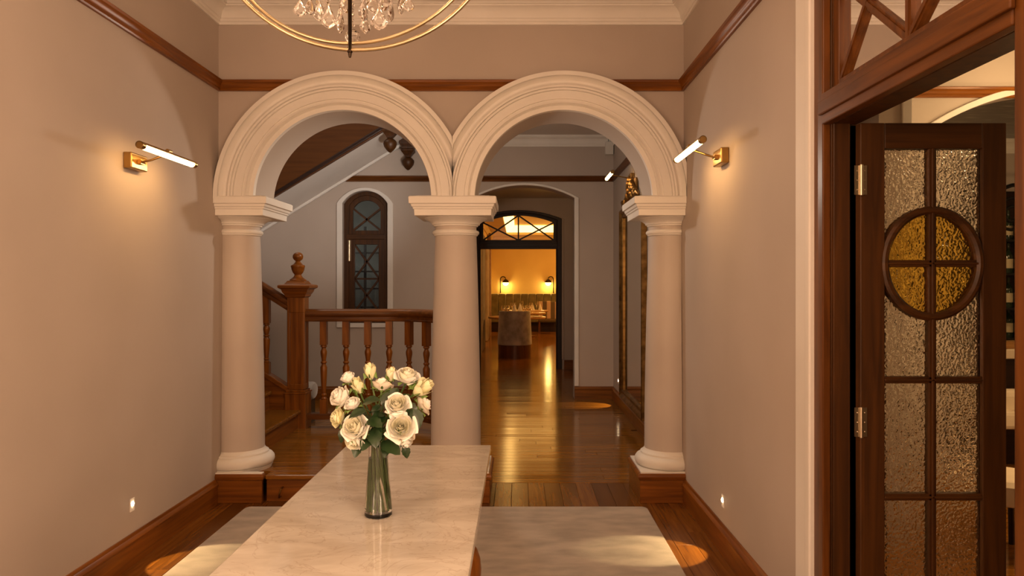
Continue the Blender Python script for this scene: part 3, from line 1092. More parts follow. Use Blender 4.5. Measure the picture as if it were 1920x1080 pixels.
mb.loft(rings, True, False)
mb.obj('oval_bar', M_mah['x'], leaf, smooth=30)
# panes: clear hammered around, amber inside the oval
gy0, gy1 = LY0 + 0.016, LY0 + 0.021


def oval_quarter(sx, sz, n=14):
    return [(PX + sx * OA * cos(pi / 2 * k / n), OZ + sz * OB * sin(pi / 2 * k / n)) for k in range(n + 1)]


for sx in (-1, 1):
    for sz in (-1, 1):
        q = oval_quarter(sx, sz)
        m = MB()
        m.prism([(PX, OZ)] + q, 'xz', gy0, gy1)
        m.obj('amber_pane', M_amberglass, leaf, smooth=0)['label'] = 'amber hammered glass'
        gx = GX0 if sx < 0 else GX1
        zz = GZ1 if sz > 0 else bars_z[0]
        qq = [(min(max(u, GX0), GX1), v) for u, v in q]
        m = MB()
        m.prism(qq + [(PX, zz), (gx, zz), (gx, OZ)], 'xz', gy0, gy1)
        m.obj('glass_pane', M_hammer, leaf, smooth=0)
    for za, zb in ((bars_z[1], bars_z[0]), (bars_z[2], bars_z[1]), (GZ0, bars_z[2])):
        m = MB()
        xa, xb = (GX0, PX) if sx < 0 else (PX, GX1)
        m.box(xa, gy0, za, xb, gy1, zb)
        m.obj('glass_pane', M_hammer, leaf, smooth=0)
for z in (1.87, 1.0, 0.22):
    m = MB()
    m.box(LX0 - 0.022, LY0 - 0.004, z - 0.05, LX0 - 0.003, LY0 + 0.0, z + 0.055)
    m.box(LX0 + 0.003, LY0 - 0.004, z - 0.05, LX0 + 0.022, LY0 + 0.0, z + 0.055)
    m.tube([(LX0, LY0 - 0.008, z - 0.052), (LX0, LY0 - 0.008, z + 0.057)], 0.0065, 10)
    for dx in (-0.013, 0.013):
        for dz in (-0.032, 0.002, 0.036):
            m.ball((LX0 + dx, LY0 - 0.004, z + dz), 0.003, 8, 4)
    m.obj('hinge', M_steel, leaf, smooth=40)['label'] = 'brass butt hinge'

# ------------------------------------------------------------------ staircase: platform, first flight, balustrade
PZ = 0.186
YN = 6.80                 # line of the balustrade
stair = thing('staircase', (-2.02, YN, 0), 'oak staircase with turned balusters, urn-topped newel and a raised platform behind the arch', 'staircase')
ECX, ECY, EA, EB = -1.20, 5.62, 0.76, 1.20


def curve_pts(n=24):
    return [(ECX + EA * sin(pi / 2 * k / n), ECY + EB * cos(pi / 2 * k / n)) for k in range(n + 1)]


# platform: fascia under boards
cp = curve_pts()
outline = [(-1.74, 5.12), (-0.713, 5.12), (-0.713, 5.59), (-0.44, 5.59)] + [(x - 0.0, y + 0.03) for x, y in reversed(cp)] + [(-1.99, YN + 0.03), (-1.99, 5.59), (-1.74, 5.59)]
mb = MB()
mb.prism([(x * 0.999, y) for x, y in outline], 'xy', 0.0, PZ - 0.03)
mb.obj('platform_riser', M_oak['x'], stair, smooth=20)


def platform_xr(y):
    if y <= ECY:
        return -0.44
    t_ = min(1.0, (y - ECY) / (EB + 0.03))
    return ECX + EA * sqrt(max(0.0, 1 - t_ * t_)) + 0.01


nb = 15
y0p, y1p = 5.085, YN + 0.04
for k in range(nb):
    a = y0p + (y1p - y0p) * k / nb
    b = y0p + (y1p - y0p) * (k + 1) / nb
    xa, xb = platform_xr(a), platform_xr(b)
    mb = MB()
    xl = -2.0
    if b < 5.60:
        xl, xa, xb = (-1.74 if k == 0 else XL + 0.003), -0.713, -0.713
    mb.prism([(xl, a + 0.0008), (xa, a + 0.0008), (xb, b - 0.0008), (xl, b - 0.0008)], 'xy', PZ - 0.032, PZ)
    mb.obj('platform_board', M_floor_x, stair, smooth=0, bevel=0.002 if k else 0.010)
# catch on the riser
mb = MB()
mb.tube([(-1.64, 5.11, 0.035), (-1.64, 5.08, 0.035), (-1.635, 5.07, 0.06), (-1.625, 5.075, 0.095), (-1.62, 5.10, 0.10)], 0.006, 8)
mb.obj('hook', M_brass, stair, smooth=40)

RISE, RUN = 0.17, 0.27
SL = RISE / RUN
for k in range(5):
    x_n = -1.985 - k * RUN
    zt = PZ + (k + 1) * RISE
    mb = MB()
    mb.box(x_n - RUN - 0.02, 5.52, zt - 0.034, x_n + 0.015, YN - 0.06, zt)
    mb.obj('tread', M_floor_x, stair, smooth=0, bevel=0.010)
    mb = MB()
    mb.box(x_n - 0.028, 5.52, zt - RISE, x_n - 0.008, YN - 0.06, zt - 0.034)
    mb.obj('riser', M_oak['y'], stair, smooth=0)
xe = -1.985 - 5 * RUN
mb = MB()
mb.box(-5.1, 5.52, PZ + 5 * RISE - 0.2, xe, YW - 0.02, PZ + 5 * RISE)
mb.obj('landing', M_oak['x'], stair, smooth=0)
# closed string under the raking balustrade
mb = MB()
xs0 = -2.095


def string_z(x):
    return 0.566 + (xs0 - x) * SL


mb.prism([(xs0 + 0.02, PZ), (xs0 + 0.02, string_z(xs0 + 0.02) - 0.03), (xe, string_z(xe) - 0.03), (xe, PZ)], 'xz', YN - 0.055, YN - 0.01)
mb.obj('string', M_oak['x'], stair, smooth=0, bevel=0.003)
mb = MB()
mb.prism([(xs0 + 0.02, string_z(xs0 + .02) - 0.05), (xs0 + 0.02, string_z(xs0 + 0.02)), (xe, string_z(xe)), (xe, string_z(xe) - 0.05)], 'xz', YN - 0.08, YN + 0.04)
mb.obj('string_cap', M_oak['x'], stair, smooth=0, bevel=0.006)

RP = [(-0.045, 0.0), (0.045, 0.0), (0.048, 0.012), (0.040, 0.020), (0.040, 0.040), (0.050, 0.050), (0.054, 0.070), (0.050, 0.092), (0.034, 0.108), (0.0, 0.115), (-0.034, 0.108),
      (-0.050, 0.092), (-0.054, 0.070), (-0.050, 0.050), (-0.040, 0.040), (-0.040, 0.020), (-0.048, 0.012)]


def rail_along(path, prof, name, mat, parent):
    rings = []
    n_ = len(path)
    for i, p in enumerate(path):
        a = Vector(path[max(i - 1, 0)])
        b = Vector(path[min(i + 1, n_ - 1)])
        t_ = b - a
        s = Vector((t_.y, -t_.x, 0)).normalized()
        rings.append([Vector(p) + s * o + Vector((0, 0, z)) for o, z in prof])
    return MB().loft(rings).obj(name, mat, parent, smooth=35)


RZ = 1.155
path = [(-1.95, YN, RZ), (-1.7, YN, RZ), (-1.45, YN, RZ)] + [(x, y, RZ) for x, y in cp]
rail_along(path, RP, 'handrail', M_casing['x'], stair)
SHOE = [(-0.045, 0.0), (0.045, 0.0), (0.045, 0.04), (0.036, 0.052), (-0.036, 0.052), (-0.045, 0.04)]
rail_along([(x, y, 0.262) for x, y, z in path], SHOE, 'bottom_rail', M_casing['x'], stair)
# raking handrail
x1 = xe
rail_along([(-2.095, YN - 0.03, 1.255), (x1, YN - 0.03, 1.255 + (-2.095 - x1) * SL)], RP, 'handrail', M_casing['x'], stair)


def baluster_mesh(h, slope_top=0.0, name='baluster'):
    mb = MB()
    q = 0.030
    tb, bb = 0.215, 0.13
    mb.box(-q, -q, 0, q, q, bb)
    mb.box(-q, -q, h - tb, q, q, h + slope_top)
    L_ = h - tb - bb
    pr = [(0.026, 0.0), (0.030, 0.010), (0.020, 0.022), (0.018, 0.03), (0.026, 0.045), (0.026, 0.055), (0.019, 0.065), (0.020, 0.09), (0.026, 0.20), (0.030, 0.30), (0.032, 0.36)]
    pr = [(r, z / 0.6 * L_ * 0.98) for r, z in pr]
    pr += [(0.020, L_ * 0.635), (0.019, L_ * 0.65), (0.028, L_ * 0.67), (0.028, L_ * 0.69), (0.019, L_ * 0.705), (0.022, L_ * 0.75), (0.030, L_ * 0.84), (0.030, L_ * 0.88), (0.020, L_ * 0.93),
           (0.018, L_ * 0.945), (0.029, L_ * 0.965), (0.029, L_ * 0.985), (0.024, L_)]
    mb.lathe(pr, 14, (0, 0, bb))
    return mb.mesh(name, M_oak['z'], 35)


bm_std = baluster_mesh(RZ - 0.312)


def put(me, name, loc, parent, rz=0.0, rot=None, scale=None):
    o = bpy.data.objects.new(name, me)
    org = Vector(parent['_org'])
    o.location = Vector(loc) - org
    o.parent = parent
    if rz:
        o.rotation_euler = (0, 0, rz)
    if rot is not None:
        o.rotation_euler = rot
    if scale is not None:
        o.scale = scale
    COL.objects.link(o)
    o['_org'] = [0, 0, 0]
    return o


bpos = [(-1.785, YN, 0), (-1.580, YN, 0), (-1.380, YN, 0), (-1.185, YN, 0)]
last = Vector((-1.185, YN))
fine = curve_pts(300)
acc = 0
prev = Vector(fine[0])
for i, p in enumerate(fine[1:]):
    p = Vector(p)
    acc += (p - prev).length
    if acc >= 0.205 and p.y > 5.72:
        t_ = p - prev
        bpos.append((p.x, p.y, math.atan2(t_.y, t_.x)))
        acc = 0
    prev = p
for x, y, a in bpos:
    put(bm_std, 'baluster', (x, y, 0.312), stair, a)
bm_rake = baluster_mesh(0.70, 0.06)
for k in range(4):
    x = -2.30 - k * 0.2
    put(bm_rake, 'baluster', (x, YN - 0.03, string_z(x) - 0.04), stair)
# newel post
NX, NY = -2.022, YN
newel = put(MB().box(-0.072, -0.072, PZ + 0.33, 0.072, 0.072, 1.40).mesh('newel_post', M_oak['z'], 0), 'newel_post', (NX, NY, 0), stair)
newel['_org'] = [NX, NY, 0]
mb = MB()
for (e, za, zb) in ((0.095, PZ - 0.02, 0.50), (0.102, 0.50, 0.515), (0.088, 0.515, 0.535)):
    mb.box(NX - e, NY - e, za, NX + e, NY + e, zb)
mb.obj('newel_base', M_oak['z'], newel, smooth=0, bevel=0.004)
mb = MB()
for s in (-1, 1):
    for (za, zb, xa, xb) in ((0.59, 1.24, -0.074, -0.048), (0.59, 1.24, 0.048, 0.074), (0.54, 0.59, -0.074, 0.074), (1.24, 1.375, -0.074, 0.074)):
        mb.box(NX + xa, NY + s * 0.070, za, NX + xb, NY + s * 0.080, zb)
        mb.box(NX + s * 0.070, NY + xa * 0.94, za, NX + s * 0.0795, NY + xb * 0.94, zb)
mb.obj('panel_moulding', M_oak['z'], newel, smooth=0, bevel=0.003)
mb = MB()
rings = []
for h, z in ((0.082, 1.375), (0.092, 1.385), (0.095, 1.40), (0.112, 1.425), (0.120, 1.45), (0.142, 1.462), (0.145, 1.482), (0.138, 1.490), (0.10, 1.495), (0.085, 1.512), (0.078, 1.525), (0.06, 1.53)):
    rings.append([(NX - h, NY - h, z), (NX + h, NY - h, z), (NX + h, NY + h, z), (NX - h, NY + h, z)])
mb.loft(rings)
mb.obj('newel_cap', M_oak['x'], newel, smooth=0, bevel=0.002)
mb = MB()
mb.lathe([(0.074, 1.525), (0.076, 1.535), (0.058, 1.548), (0.040, 1.562), (0.030, 1.582), (0.036, 1.590), (0.046, 1.602), (0.056, 1.628), (0.060, 1.650), (0.064, 1.656), (0.062, 1.668), (0.044, 1.676),
          (0.030, 1.690), (0.020, 1.704), (0.026, 1.712), (0.040, 1.724), (0.047, 1.742), (0.046, 1.758), (0.038, 1.774), (0.020, 1.786), (0.002, 1.789)], 28, (NX, NY, 0))
mb.obj('finial', M_oak['x'], newel, smooth=45)

# upper flight rising over the window
ups = thing('upper_stair_flight', (-2.5, 9.1, 1.6), 'upper flight of stairs seen from below, white soffit with dark brown outer string', 'staircase')


def sz_(x):
    return 4.249 + 0.615 * x


UY0, UY1 = 8.56, YW
xa, xb = -4.3, -1.47
mb = MB()
mb.prism([(xa, sz_(xa)), (xb, sz_(xb)), (xb, sz_(xb) + 0.1), (xa, sz_(xa) + 0.1)], 'xz', UY0 - 0.005, UY1)
mb.obj('soffit', M_white, ups, smooth=0)
mb = MB()
mb.prism([(xa, sz_(xa) - 0.035), (xb, sz_(xb) - 0.035), (xb, sz_(xb) + 0.02), (xa, sz_(xa) + 0.02)], 'xz', UY1 - 0.055, UY1 - 0.001)
mb.obj('soffit_moulding', M_white, ups, smooth=0, bevel=0.01)
mb = MB()
mb.prism([(xa, sz_(xa) - 0.012), (xb + 0.05, sz_(xb) - 0.012), (xb + 0.05, sz_(xb) + 0.62), (xa, sz_(xa) + 0.75)], 'xz', UY0 - 0.05, UY0)
mb.obj('string', wood('stair_string_wood', (0.065, 0.020, 0.003), (0.095, 0.031, 0.005), 'x', 0.45, bump=0.0), ups, smooth=0, bevel=0.004)
mb = MB()
mb.prism([(xa, sz_(xa) - 0.02), (xb, sz_(xb) - 0.02), (xb, sz_(xb) + 0.025), (xa, sz_(xa) + 0.025)], 'xz', UY0 - 0.062, UY0 - 0.04)
mb.obj('string_bead', M_dark['x'], ups, smooth=0, bevel=0.006)
mb = MB()
mb.box(xb, UY0 - 0.05, ZC - 0.02, -1.30, UY1, ZC + 0.22)
mb.obj('landing_edge', M_white, ups, smooth=0)
for k in range(9):
    x = xa + 0.1 + k * RUN
    mb = MB()
    mb.box(x, UY0, sz_(x + RUN) + 0.07, x + RUN + 0.02, UY1 - 0.01, sz_(x + RUN) + 0.24)
    mb.obj('step', M_oak['y'], ups, smooth=0)
for (px_, y_, zb) in ((-1.485, UY0 + 0.02, 3.015), (-1.415, UY1 - 0.14, 2.955)):
    mb = MB()
    M45 = Matrix.Rotation(pi / 4, 3, 'Z')
    s2 = sqrt(2)
    mb.lathe([(0.10 * s2, 0.62), (0.10 * s2, 0.33), (0.098 * s2, 0.325), (0.078 * s2, 0.30), (0.074 * s2, 0.27), (0.082 * s2, 0.262), (0.082 * s2, 0.24), (0.062 * s2, 0.215), (0.04 * s2, 0.185), (0.036 * s2, 0.175)],
             4, (px_, y_, zb), M45)
    mb.lathe([(0.034, 0.178), (0.034, 0.165), (0.056, 0.150), (0.076, 0.128), (0.080, 0.105), (0.070, 0.070), (0.046, 0.036), (0.018, 0.008), (0.002, 0.0)], 20, (px_, y_, zb))
    mb.obj('newel_pendant', M_mah['z'], ups, smooth=35)

# ------------------------------------------------------------------ grey stool behind the newel
st = thing('stool', (-2.33, 8.02, 0), 'grey velvet stool with rounded seat behind the newel post', 'stool')
mb = MB()
rr = []
for k in range(15):
    a = pi * k / 14
    rr.append((0.085 * cos(a), 0.085 * sin(a)))
for xx in (-2.55, -2.155):
    pass
sec = [(0.10 * cos(2 * pi * k / 20), 0.095 * sin(2 * pi * k / 20)) for k in range(20)]
rings = []
for x_, s in ((-2.53, 0.82), (-2.52, 0.95), (-2.50, 1.0), (-2.20, 1.0), (-2.18, 0.95), (-2.168, 0.82)):
    rings.append([(x_ - 0.035, 8.02 + u * s * 1.5, 0.345 + v * s) for u, v in sec])
mb.loft(rings)
mb.obj('seat', M_velvet, st, smooth=40)
for x_ in (-2.51, -2.26):
    mb = MB()
    mb.box(x_ - 0.035, 7.92, 0, x_ + 0.035, 8.12, 0.255)
    mb.obj('leg_panel', pmat('smoked_panel', (0.03, 0.035, 0.032), 0.1), st, smooth=0, bevel=0.004)

# ------------------------------------------------------------------ rug, table, vase
mb = MB()


def rrect(x0, y0, x1, y1, r, n=6):
    pts = []
    for cx, cy, a0 in ((x1 - r, y1 - r, 0), (x0 + r, y1 - r, pi / 2), (x0 + r, y0 + r, pi), (x1 - r, y0 + r, 1.5 * pi)):
        pts += [(cx + r * cos(a0 + pi / 2 * k / n), cy + r * sin(a0 + pi / 2 * k / n)) for k in range(n + 1)]
    return pts


ro = rrect(-1.815, 0.6, 0.855, 4.945, 0.04)
ri = rrect(-1.807, 0.608, 0.847, 4.937, 0.034)
mb.loft([[(x, y, 0.0) for x, y in ro], [(x, y, 0.011) for x, y in ro], [(x, y, 0.016) for x, y in ri]])
tag(mb.obj('rug', M_rug, smooth=25), 'plain beige pile rug under the marble table', 'rug')

TX0, TX1, TY0, TY1, TZ = -0.798, -0.128, 1.15, 3.447, 0.75
tab = thing('hall_table', ((TX0 + TX1) / 2, (TY0 + TY1) / 2, 0.016), 'long table with polished cream marble top on turned wooden legs', 'table')
mb = MB()
mb.box(TX0, TY0, TZ - 0.03, TX1, TY1, TZ)
mb.obj('table_top', M_marble, tab, smooth=0, bevel=0.004)
mb = MB()
mb.box(TX0 + 0.09, TY0 + 0.3, TZ - 0.11, TX1 - 0.09, TY1 - 0.35, TZ - 0.03)
mb.obj('apron', M_oak['y'], tab, smooth=0, bevel=0.004)
lm = MB()
lm.lathe([(0.030, 0.0), (0.040, 0.02), (0.040, 0.05), (0.026, 0.07), (0.024, 0.12), (0.032, 0.15), (0.032, 0.17), (0.024, 0.19), (0.030, 0.23), (0.048, 0.28), (0.056, 0.33), (0.058, 0.37), (0.054, 0.41), (0.042, 0.445),
          (0.030, 0.462), (0.024, 0.475), (0.026, 0.50), (0.030, 0.53), (0.030, 0.60), (0.034, 0.62), (0.034, 0.704)], 28)
lme = lm.mesh('leg', M_oak['z'], 40)
for x in (-0.722, -0.203):
    for y in (1.75, 2.90):
        put(lme, 'leg', (x, y, 0.016), tab)

VX, VY = -0.4525, 2.395
vase = thing('vase', (VX, VY, TZ), 'clear glass vase of water, narrowing upwards, on the marble table', 'vase')
VO = [(0.040, 0.0), (0.0445, 0.004), (0.0445, 0.012), (0.0425, 0.04), (0.0385, 0.09), (0.0345, 0.14), (0.0318, 0.18), (0.0312, 0.205), (0.0318, 0.228), (0.0335, 0.243)]
VI = [(0.0318, 0.243), (0.0302, 0.228), (0.0296, 0.205), (0.0302, 0.18), (0.0329, 0.14), (0.0369, 0.09), (0.0409, 0.04), (0.0425, 0.016), (0.030, 0.014)]
mb = MB()
mb.lathe(VO + VI, 40, (VX, VY, TZ))
mb.obj('vessel', M_glass, vase, smooth=50)
mb = MB()
mb.lathe([(0.030, 0.0135), (0.0429, 0.0155), (0.0413, 0.04), (0.0373, 0.09), (0.0333, 0.14), (0.0306, 0.18), (0.0301, 0.19)], 40, (VX, VY, TZ))
mb.obj('water', M_water, vase, smooth=50)

# ------------------------------------------------------------------ roses
def petal(mb, R0, R1, R2, h, ang, span, curl=0.0, tip=0.25, slot=0, wob=0.0):
    """One cupped petal around the z axis: radius R0 at its foot, R1 at mid height, R2 at the lip; curl bends the lip outward and down."""
    nu, nv = 7, 7
    vs, fs = [], []
    for j in range(nv):
        v = j / (nv - 1)
        R = (1 - v) ** 2 * R0 + 2 * v * (1 - v) * R1 + v * v * R2
        z = h * v
        if curl and v > 0.6:
            t_ = (v - 0.6) / 0.4
            R += curl * h * 0.45 * t_ * t_
            z -= curl * h * 0.30 * t_ * t_
        for i in range(nu):
            u = -1 + 2 * i / (nu - 1)
            wdt = (0.35 + 0.65 * sin(min(1.0, v * 1.25) * pi / 2)) * sqrt(max(0.0, 1 - 0.55 * max(0, v - 0.45) ** 1.2 * 2.2 * 0.8))
            a = ang + u * span * wdt
            zz = z - tip * h * u * u * v * v + wob * h * sin(3 * u + ang * 5) * v
            rr_ = R * (1 + 0.06 * u * u * v) + wob * h * 0.6 * cos(4 * u + ang * 3) * v * v
            vs.append((rr_ * cos(a), rr_ * sin(a), zz))
    for j in range(nv - 1):
        for i in range(nu - 1):
            fs.append((j * nu + i, j * nu + i + 1, (j + 1) * nu + i + 1, (j + 1) * nu + i))
    mb.add(vs, fs, slot)


def leaf_mesh(length, width, bend, fold, seed):
    rnd = random.Random(seed)
    mb = MB()
    nv, nu = 9, 5
    vs, fs = [], []
    for j in range(nv):
        v = j / (nv - 1)
        wd = width * (sin(pi * v ** 0.85) ** 0.8) * 0.5 + 0.0006
        for i in range(nu):
            u = -1 + 2 * i / (nu - 1)
            ser = 1 + 0.07 * (1 if j % 2 else -1) * abs(u)
            vs.append((u * wd * ser, length * v, -bend * length * v * v + fold * abs(u) * wd + 0.03 * width * sin(9 * v + seed) * abs(u)))
    for j in range(nv - 1):
        for i in range(nu - 1):
            fs.append((j * nu + i, j * nu + i + 1, (j + 1) * nu + i + 1, (j + 1) * nu + i))
    mb.add(vs, fs)
    return mb.mesh('leaf', M_leaf, 60)


def frame_to(direction, spin=0.0):
    q = Vector(direction).normalized().to_track_quat('Z', 'Y')
    return q.to_matrix() @ Matrix.Rotation(spin, 3, 'Z')


# x, y (depth) and height of each flower relative to the vase mouth centre, in cm; diameter cm; openness; facing; tint; label
ROSES = [
    (-3.1, 2, 22.0, 4.6, 0.05, (-0.1, -0.15, 1.0), 1, 'tight cream rosebud standing highest in the vase, green sepals spread'),
    (3.7, 3, 21.0, 4.0, 0.05, (0.1, -0.2, 1.0), 1, 'small tight rosebud tucked beside the big topmost open rose'),
    (9.2, 1, 20.9, 7.8, 0.75, (0.25, -0.35, 0.9), 0, 'large open white rose on top, seen from the side with flaring petals'),
    (-9.9, 1, 20.2, 4.4, 0.35, (-0.35, -0.2, 0.9), 0, 'half-open cream rose at the upper edge over the stair side'),
    (-6.3, -1, 17.8, 4.6, 0.10, (-0.2, -0.35, 0.9), 1, 'greenish plump rosebud just below the highest bud'),
    (0.6, 4, 17.6, 6.4, 0.65, (0.05, 0.35, 0.9), 2, 'blush-tinted rose turned away at the back of the bunch'),
    (-11.5, -3, 14.6, 6.8, 0.45, (-0.6, -0.55, 0.55), 0, 'big half-open rose on the stair side with a greenish outer petal'),
    (14.3, 0, 17.0, 6.6, 0.25, (0.75, -0.35, 0.55), 1, 'yellowish rosebud leaning out towards the middle column'),
    (-7.0, -6, 12.9, 5.4, 0.55, (-0.4, -0.4, 0.8), 0, 'narrow white rose with one petal raised above the dark leaves'),
    (7.0, -6, 12.6, 7.6, 0.60, (0.1, -0.75, 0.6), 0, 'large pale rose in the middle above the spiral rose'),
    (-12.2, -4, 8.2, 6.2, 0.65, (-0.75, -0.55, 0.25), 1, 'rose hanging out on the stair side, lowest outer petals drooping'),
    (-5.4, -10, 6.3, 8.6, 0.76, (-0.25, -0.8, 0.5), 0, 'largest wide-open rose facing the camera on the stair side'),
    (8.6, -9, 6.2, 8.8, 0.72, (0.2, -0.9, 0.4), 0, 'wide-open rose with a tight spiral heart facing the camera'),
    (14.6, 1, 11.6, 6.6, 0.80, (0.7, 0.2, 0.4), 2, 'open rose behind, turned sideways below the yellowish bud'),
    (-6.0, -9, 1.7, 6.6, 0.75, (-0.4, -0.75, -0.3), 0, 'lowest rose on the stair side, tipped down over the vase rim'),
    (9.6, -7, 1.4, 6.4, 0.70, (0.45, -0.45, -0.6), 2, 'lowest rose on the doorway side, petals hanging down'),
    (-1.4, -5, 4.6, 4.2, 0.20, (-0.1, -0.7, 0.5), 1, 'small half-hidden rose deep among the leaves above the vase'),
]
VT = TZ + 0.243
LEAFM = [leaf_mesh(0.055, 0.040, 0.25, 0.25, 1), leaf_mesh(0.048, 0.032, 0.4, 0.3, 2), leaf_mesh(0.062, 0.044, 0.15, 0.2, 3)]
rr_ = random.Random(11)
for i, (dx, dy, dz, dia, op, fac, tint, lab) in enumerate(ROSES):
    head = Vector((VX + dx / 100, VY + dy / 100, VT + dz / 100))
    R = dia / 200 * (1.0 if op > 0.5 else 1.12)
    t = thing('rose', (VX + 0.0001 * i, VY, TZ + 0.0165), lab, 'rose', 'roses in the vase')
    Mx = frame_to(fac, rr_.random() * 6.28)
    h = R * (1.9 if op < 0.3 else 1.55 - 0.45 * op)
    foot = head - Mx @ Vector((0, 0, h * 0.5))
    pet = [M_petal, M_petal_in, M_petal_pk][tint]

    def place(mb_, name, mat, parent):
        mb_.v = [tuple(foot + Mx @ Vector(p)) for p in mb_.v]
        return mb_.obj(name, mat, parent, smooth=70)
    # heart: tight spiral of petals, then separate outer petals
    mb = MB()
    top = 0.55 if op < 0.3 else 1.0
    nh = 8 if op < 0.3 else 14
    for k in range(nh):
        f = k / (nh - 1)
        r_ = R * (0.07 + (0.48 if op < 0.3 else 0.58) * f)
        petal(mb, r_ * 0.45, r_ * 1.2, r_ * (0.70 + 0.42 * f * op), h * (1.14 - 0.34 * f * op), k * 2.399, 1.5 - 0.6 * f, 0.18 * f * top, 0.08, 0, 0.02)
    hd = place(mb, 'flower_head', M_petal_in if tint == 1 else (M_petal if op < 0.6 or tint == 2 else M_petal_mid), t)
    n_out = 5 if op < 0.3 else (8 if op < 0.6 else 11)
    for k in range(n_out):
        f = k / (n_out - 1)
        mb = MB()
        r_ = R * (0.66 + (0.12 if op < 0.3 else 0.30) * f)
        petal(mb, R * 0.25, r_ * 1.18, r_ * (0.86 + 0.30 * op * (0.4 + 0.6 * f)), h * (1.0 - 0.22 * op - (0.05 + 0.28 * op) * f) * (0.95 + 0.1 * rr_.random()), k * 2.399 + 0.2 * rr_.random(),
              0.95 - 0.2 * f, (0.10 + 0.55 * op * f) * (0.7 + 0.6 * rr_.random()), 0.18 + 0.10 * rr_.random(), 0, 0.03 + 0.03 * op)
        place(mb, 'petal', pet, t)
    mb = MB()
    for k in range(5):
        petal(mb, R * 0.12, R * 0.62, R * (0.72 if op < 0.3 else 1.0), h * (0.55 if op < 0.3 else 0.22), k * 2 * pi / 5, 0.20, 0.3, 0.9)
    mb.ball((0, 0, 0), R * 0.22, 10, 6)
    place(mb, 'sepal', M_sepal, t)
    # stem through the mouth down to the bottom of the vase
    a_ = rr_.random() * 6.28
    q = rr_.random() ** 0.5
    mouth = Vector((VX + 0.025 * q * cos(a_), VY + 0.025 * q * sin(a_), VT - 0.005))
    a2 = a_ + rr_.uniform(0.2, 2.6)
    bot = Vector((VX + 0.036 * q * cos(a2), VY + 0.036 * q * sin(a2), TZ + 0.019))
    d_ = Mx @ Vector((0, 0, 1))
    P0, P1, P2, P3 = mouth, mouth + Vector((dx * 0.001, dy * 0.001, 0.06)), foot - d_ * 0.05, foot
    if fac[2] < 0.3:
        P2 = foot - Vector((d_.x * 0.04, d_.y * 0.04, -0.012))
    pts = [bot, bot.lerp(mouth, 0.5)]
    for k in range(9):
        s = k / 8
        pts.append((1 - s) ** 3 * P0 + 3 * s * (1 - s) ** 2 * P1 + 3 * s * s * (1 - s) * P2 + s ** 3 * P3)
    mb = MB()
    mb.tube(pts, 0.0033, 7)
    mb.obj('stem', M_stem, t, smooth=60)

# leaves: (rose index, position relative to the vase mouth in cm, direction, size)
LEAVES = [(4, (-3.4, -7, 13.2), (0.75, -0.35, 0.35), 1.05), (11, (-2.6, -8, 11.0), (-0.80, -0.45, -0.10), 1.10), (9, (9.0, -3, 13.0), (0.45, -0.2, -0.5), 1.0), (7, (12.0, -5, 11.0), (0.35, -0.4, -0.8), 1.15),
          (10, (-8.6, -8, 5.6), (-0.45, -0.4, -0.85), 0.95), (11, (-1.6, -9, 8.4), (0.75, -0.5, -0.15), 0.95), (16, (0.2, -8, 5.2), (0.2, -0.7, -0.65), 1.1), (9, (3.8, -8, 3.6), (-0.75, -0.5, -0.35), 1.0),
          (12, (2.6, -8, 1.4), (0.85, -0.45, -0.35), 1.2), (15, (6.0, -7, 3.4), (0.5, -0.4, -0.8), 0.9), (15, (9.5, -7, 0.0), (0.30, -0.2, -0.95), 0.85), (14, (-4.4, -7, 1.0), (-0.3, -0.5, -0.85), 0.8), (2, (6.4, -1, 17.2), (-0.4, -0.4, -0.7), 0.9),
          (9, (1.2, -5, 12.5), (-0.3, -0.6, -0.6), 0.9), (16, (-4.4, -4, 8.5), (0.6, -0.5, -0.5), 1.05), (16, (3.4, -6, 9.0), (-0.7, -0.5, -0.3), 1.0), (12, (1.6, -7, 6.0), (-0.2, -0.7, -0.6), 1.0), (11, (-0.8, -7, 3.4), (-0.3, -0.7, -0.5), 1.0),
          (15, (4.6, -6, 0.6), (-0.2, -0.7, -0.6), 0.9), (13, (10.5, -3, 9.0), (-0.5, -0.5, -0.5), 1.0), (7, (10.0, 0, 15.0), (-0.6, -0.4, -0.5), 1.0), (4, (-6.5, -2, 11.0), (0.5, -0.5, -0.6), 0.9), (10, (-9.6, -2, 9.0), (0.5, -0.5, -0.6), 0.9),
          (5, (3.2, -2, 16.0), (0.1, -0.4, -0.8), 1.0), (16, (-2.2, -6, 2.0), (0.7, -0.6, -0.2), 0.95), (12, (3.0, -5, 9.4), (-0.5, -0.6, 0.1), 1.0), (14, (-0.5, -5, 10), (0.3, -0.6, 0.3), 1.0)]
roses = [o for o in COL.objects if o.name.split('.')[0] == 'rose']
for k, (ri_, pos, dr, sc) in enumerate(LEAVES):
    t = roses[ri_]
    d_ = Vector(dr).normalized()
    up_ = Vector((0, -0.55, 0.85))
    xax = d_.cross(up_).normalized()
    zax = xax.cross(d_).normalized()
    Mx = Matrix((xax, d_, zax)).transposed()
    p = Vector((VX + pos[0] / 100, VY + pos[1] / 100, VT + pos[2] / 100))
    o = put(LEAFM[k % 3], 'leaf', p, t, rot=Mx.to_euler(), scale=(sc, sc, sc))
    # leaf stalk
    mb = MB()
    core = Vector((VX, VY - 0.01, p.z - 0.03))
    mb.tube([core, core.lerp(p, 0.5) + Vector((0, 0, 0.008)), p], 0.0012, 5)
    mb.obj('leaf_stalk', M_stem, t, smooth=60)

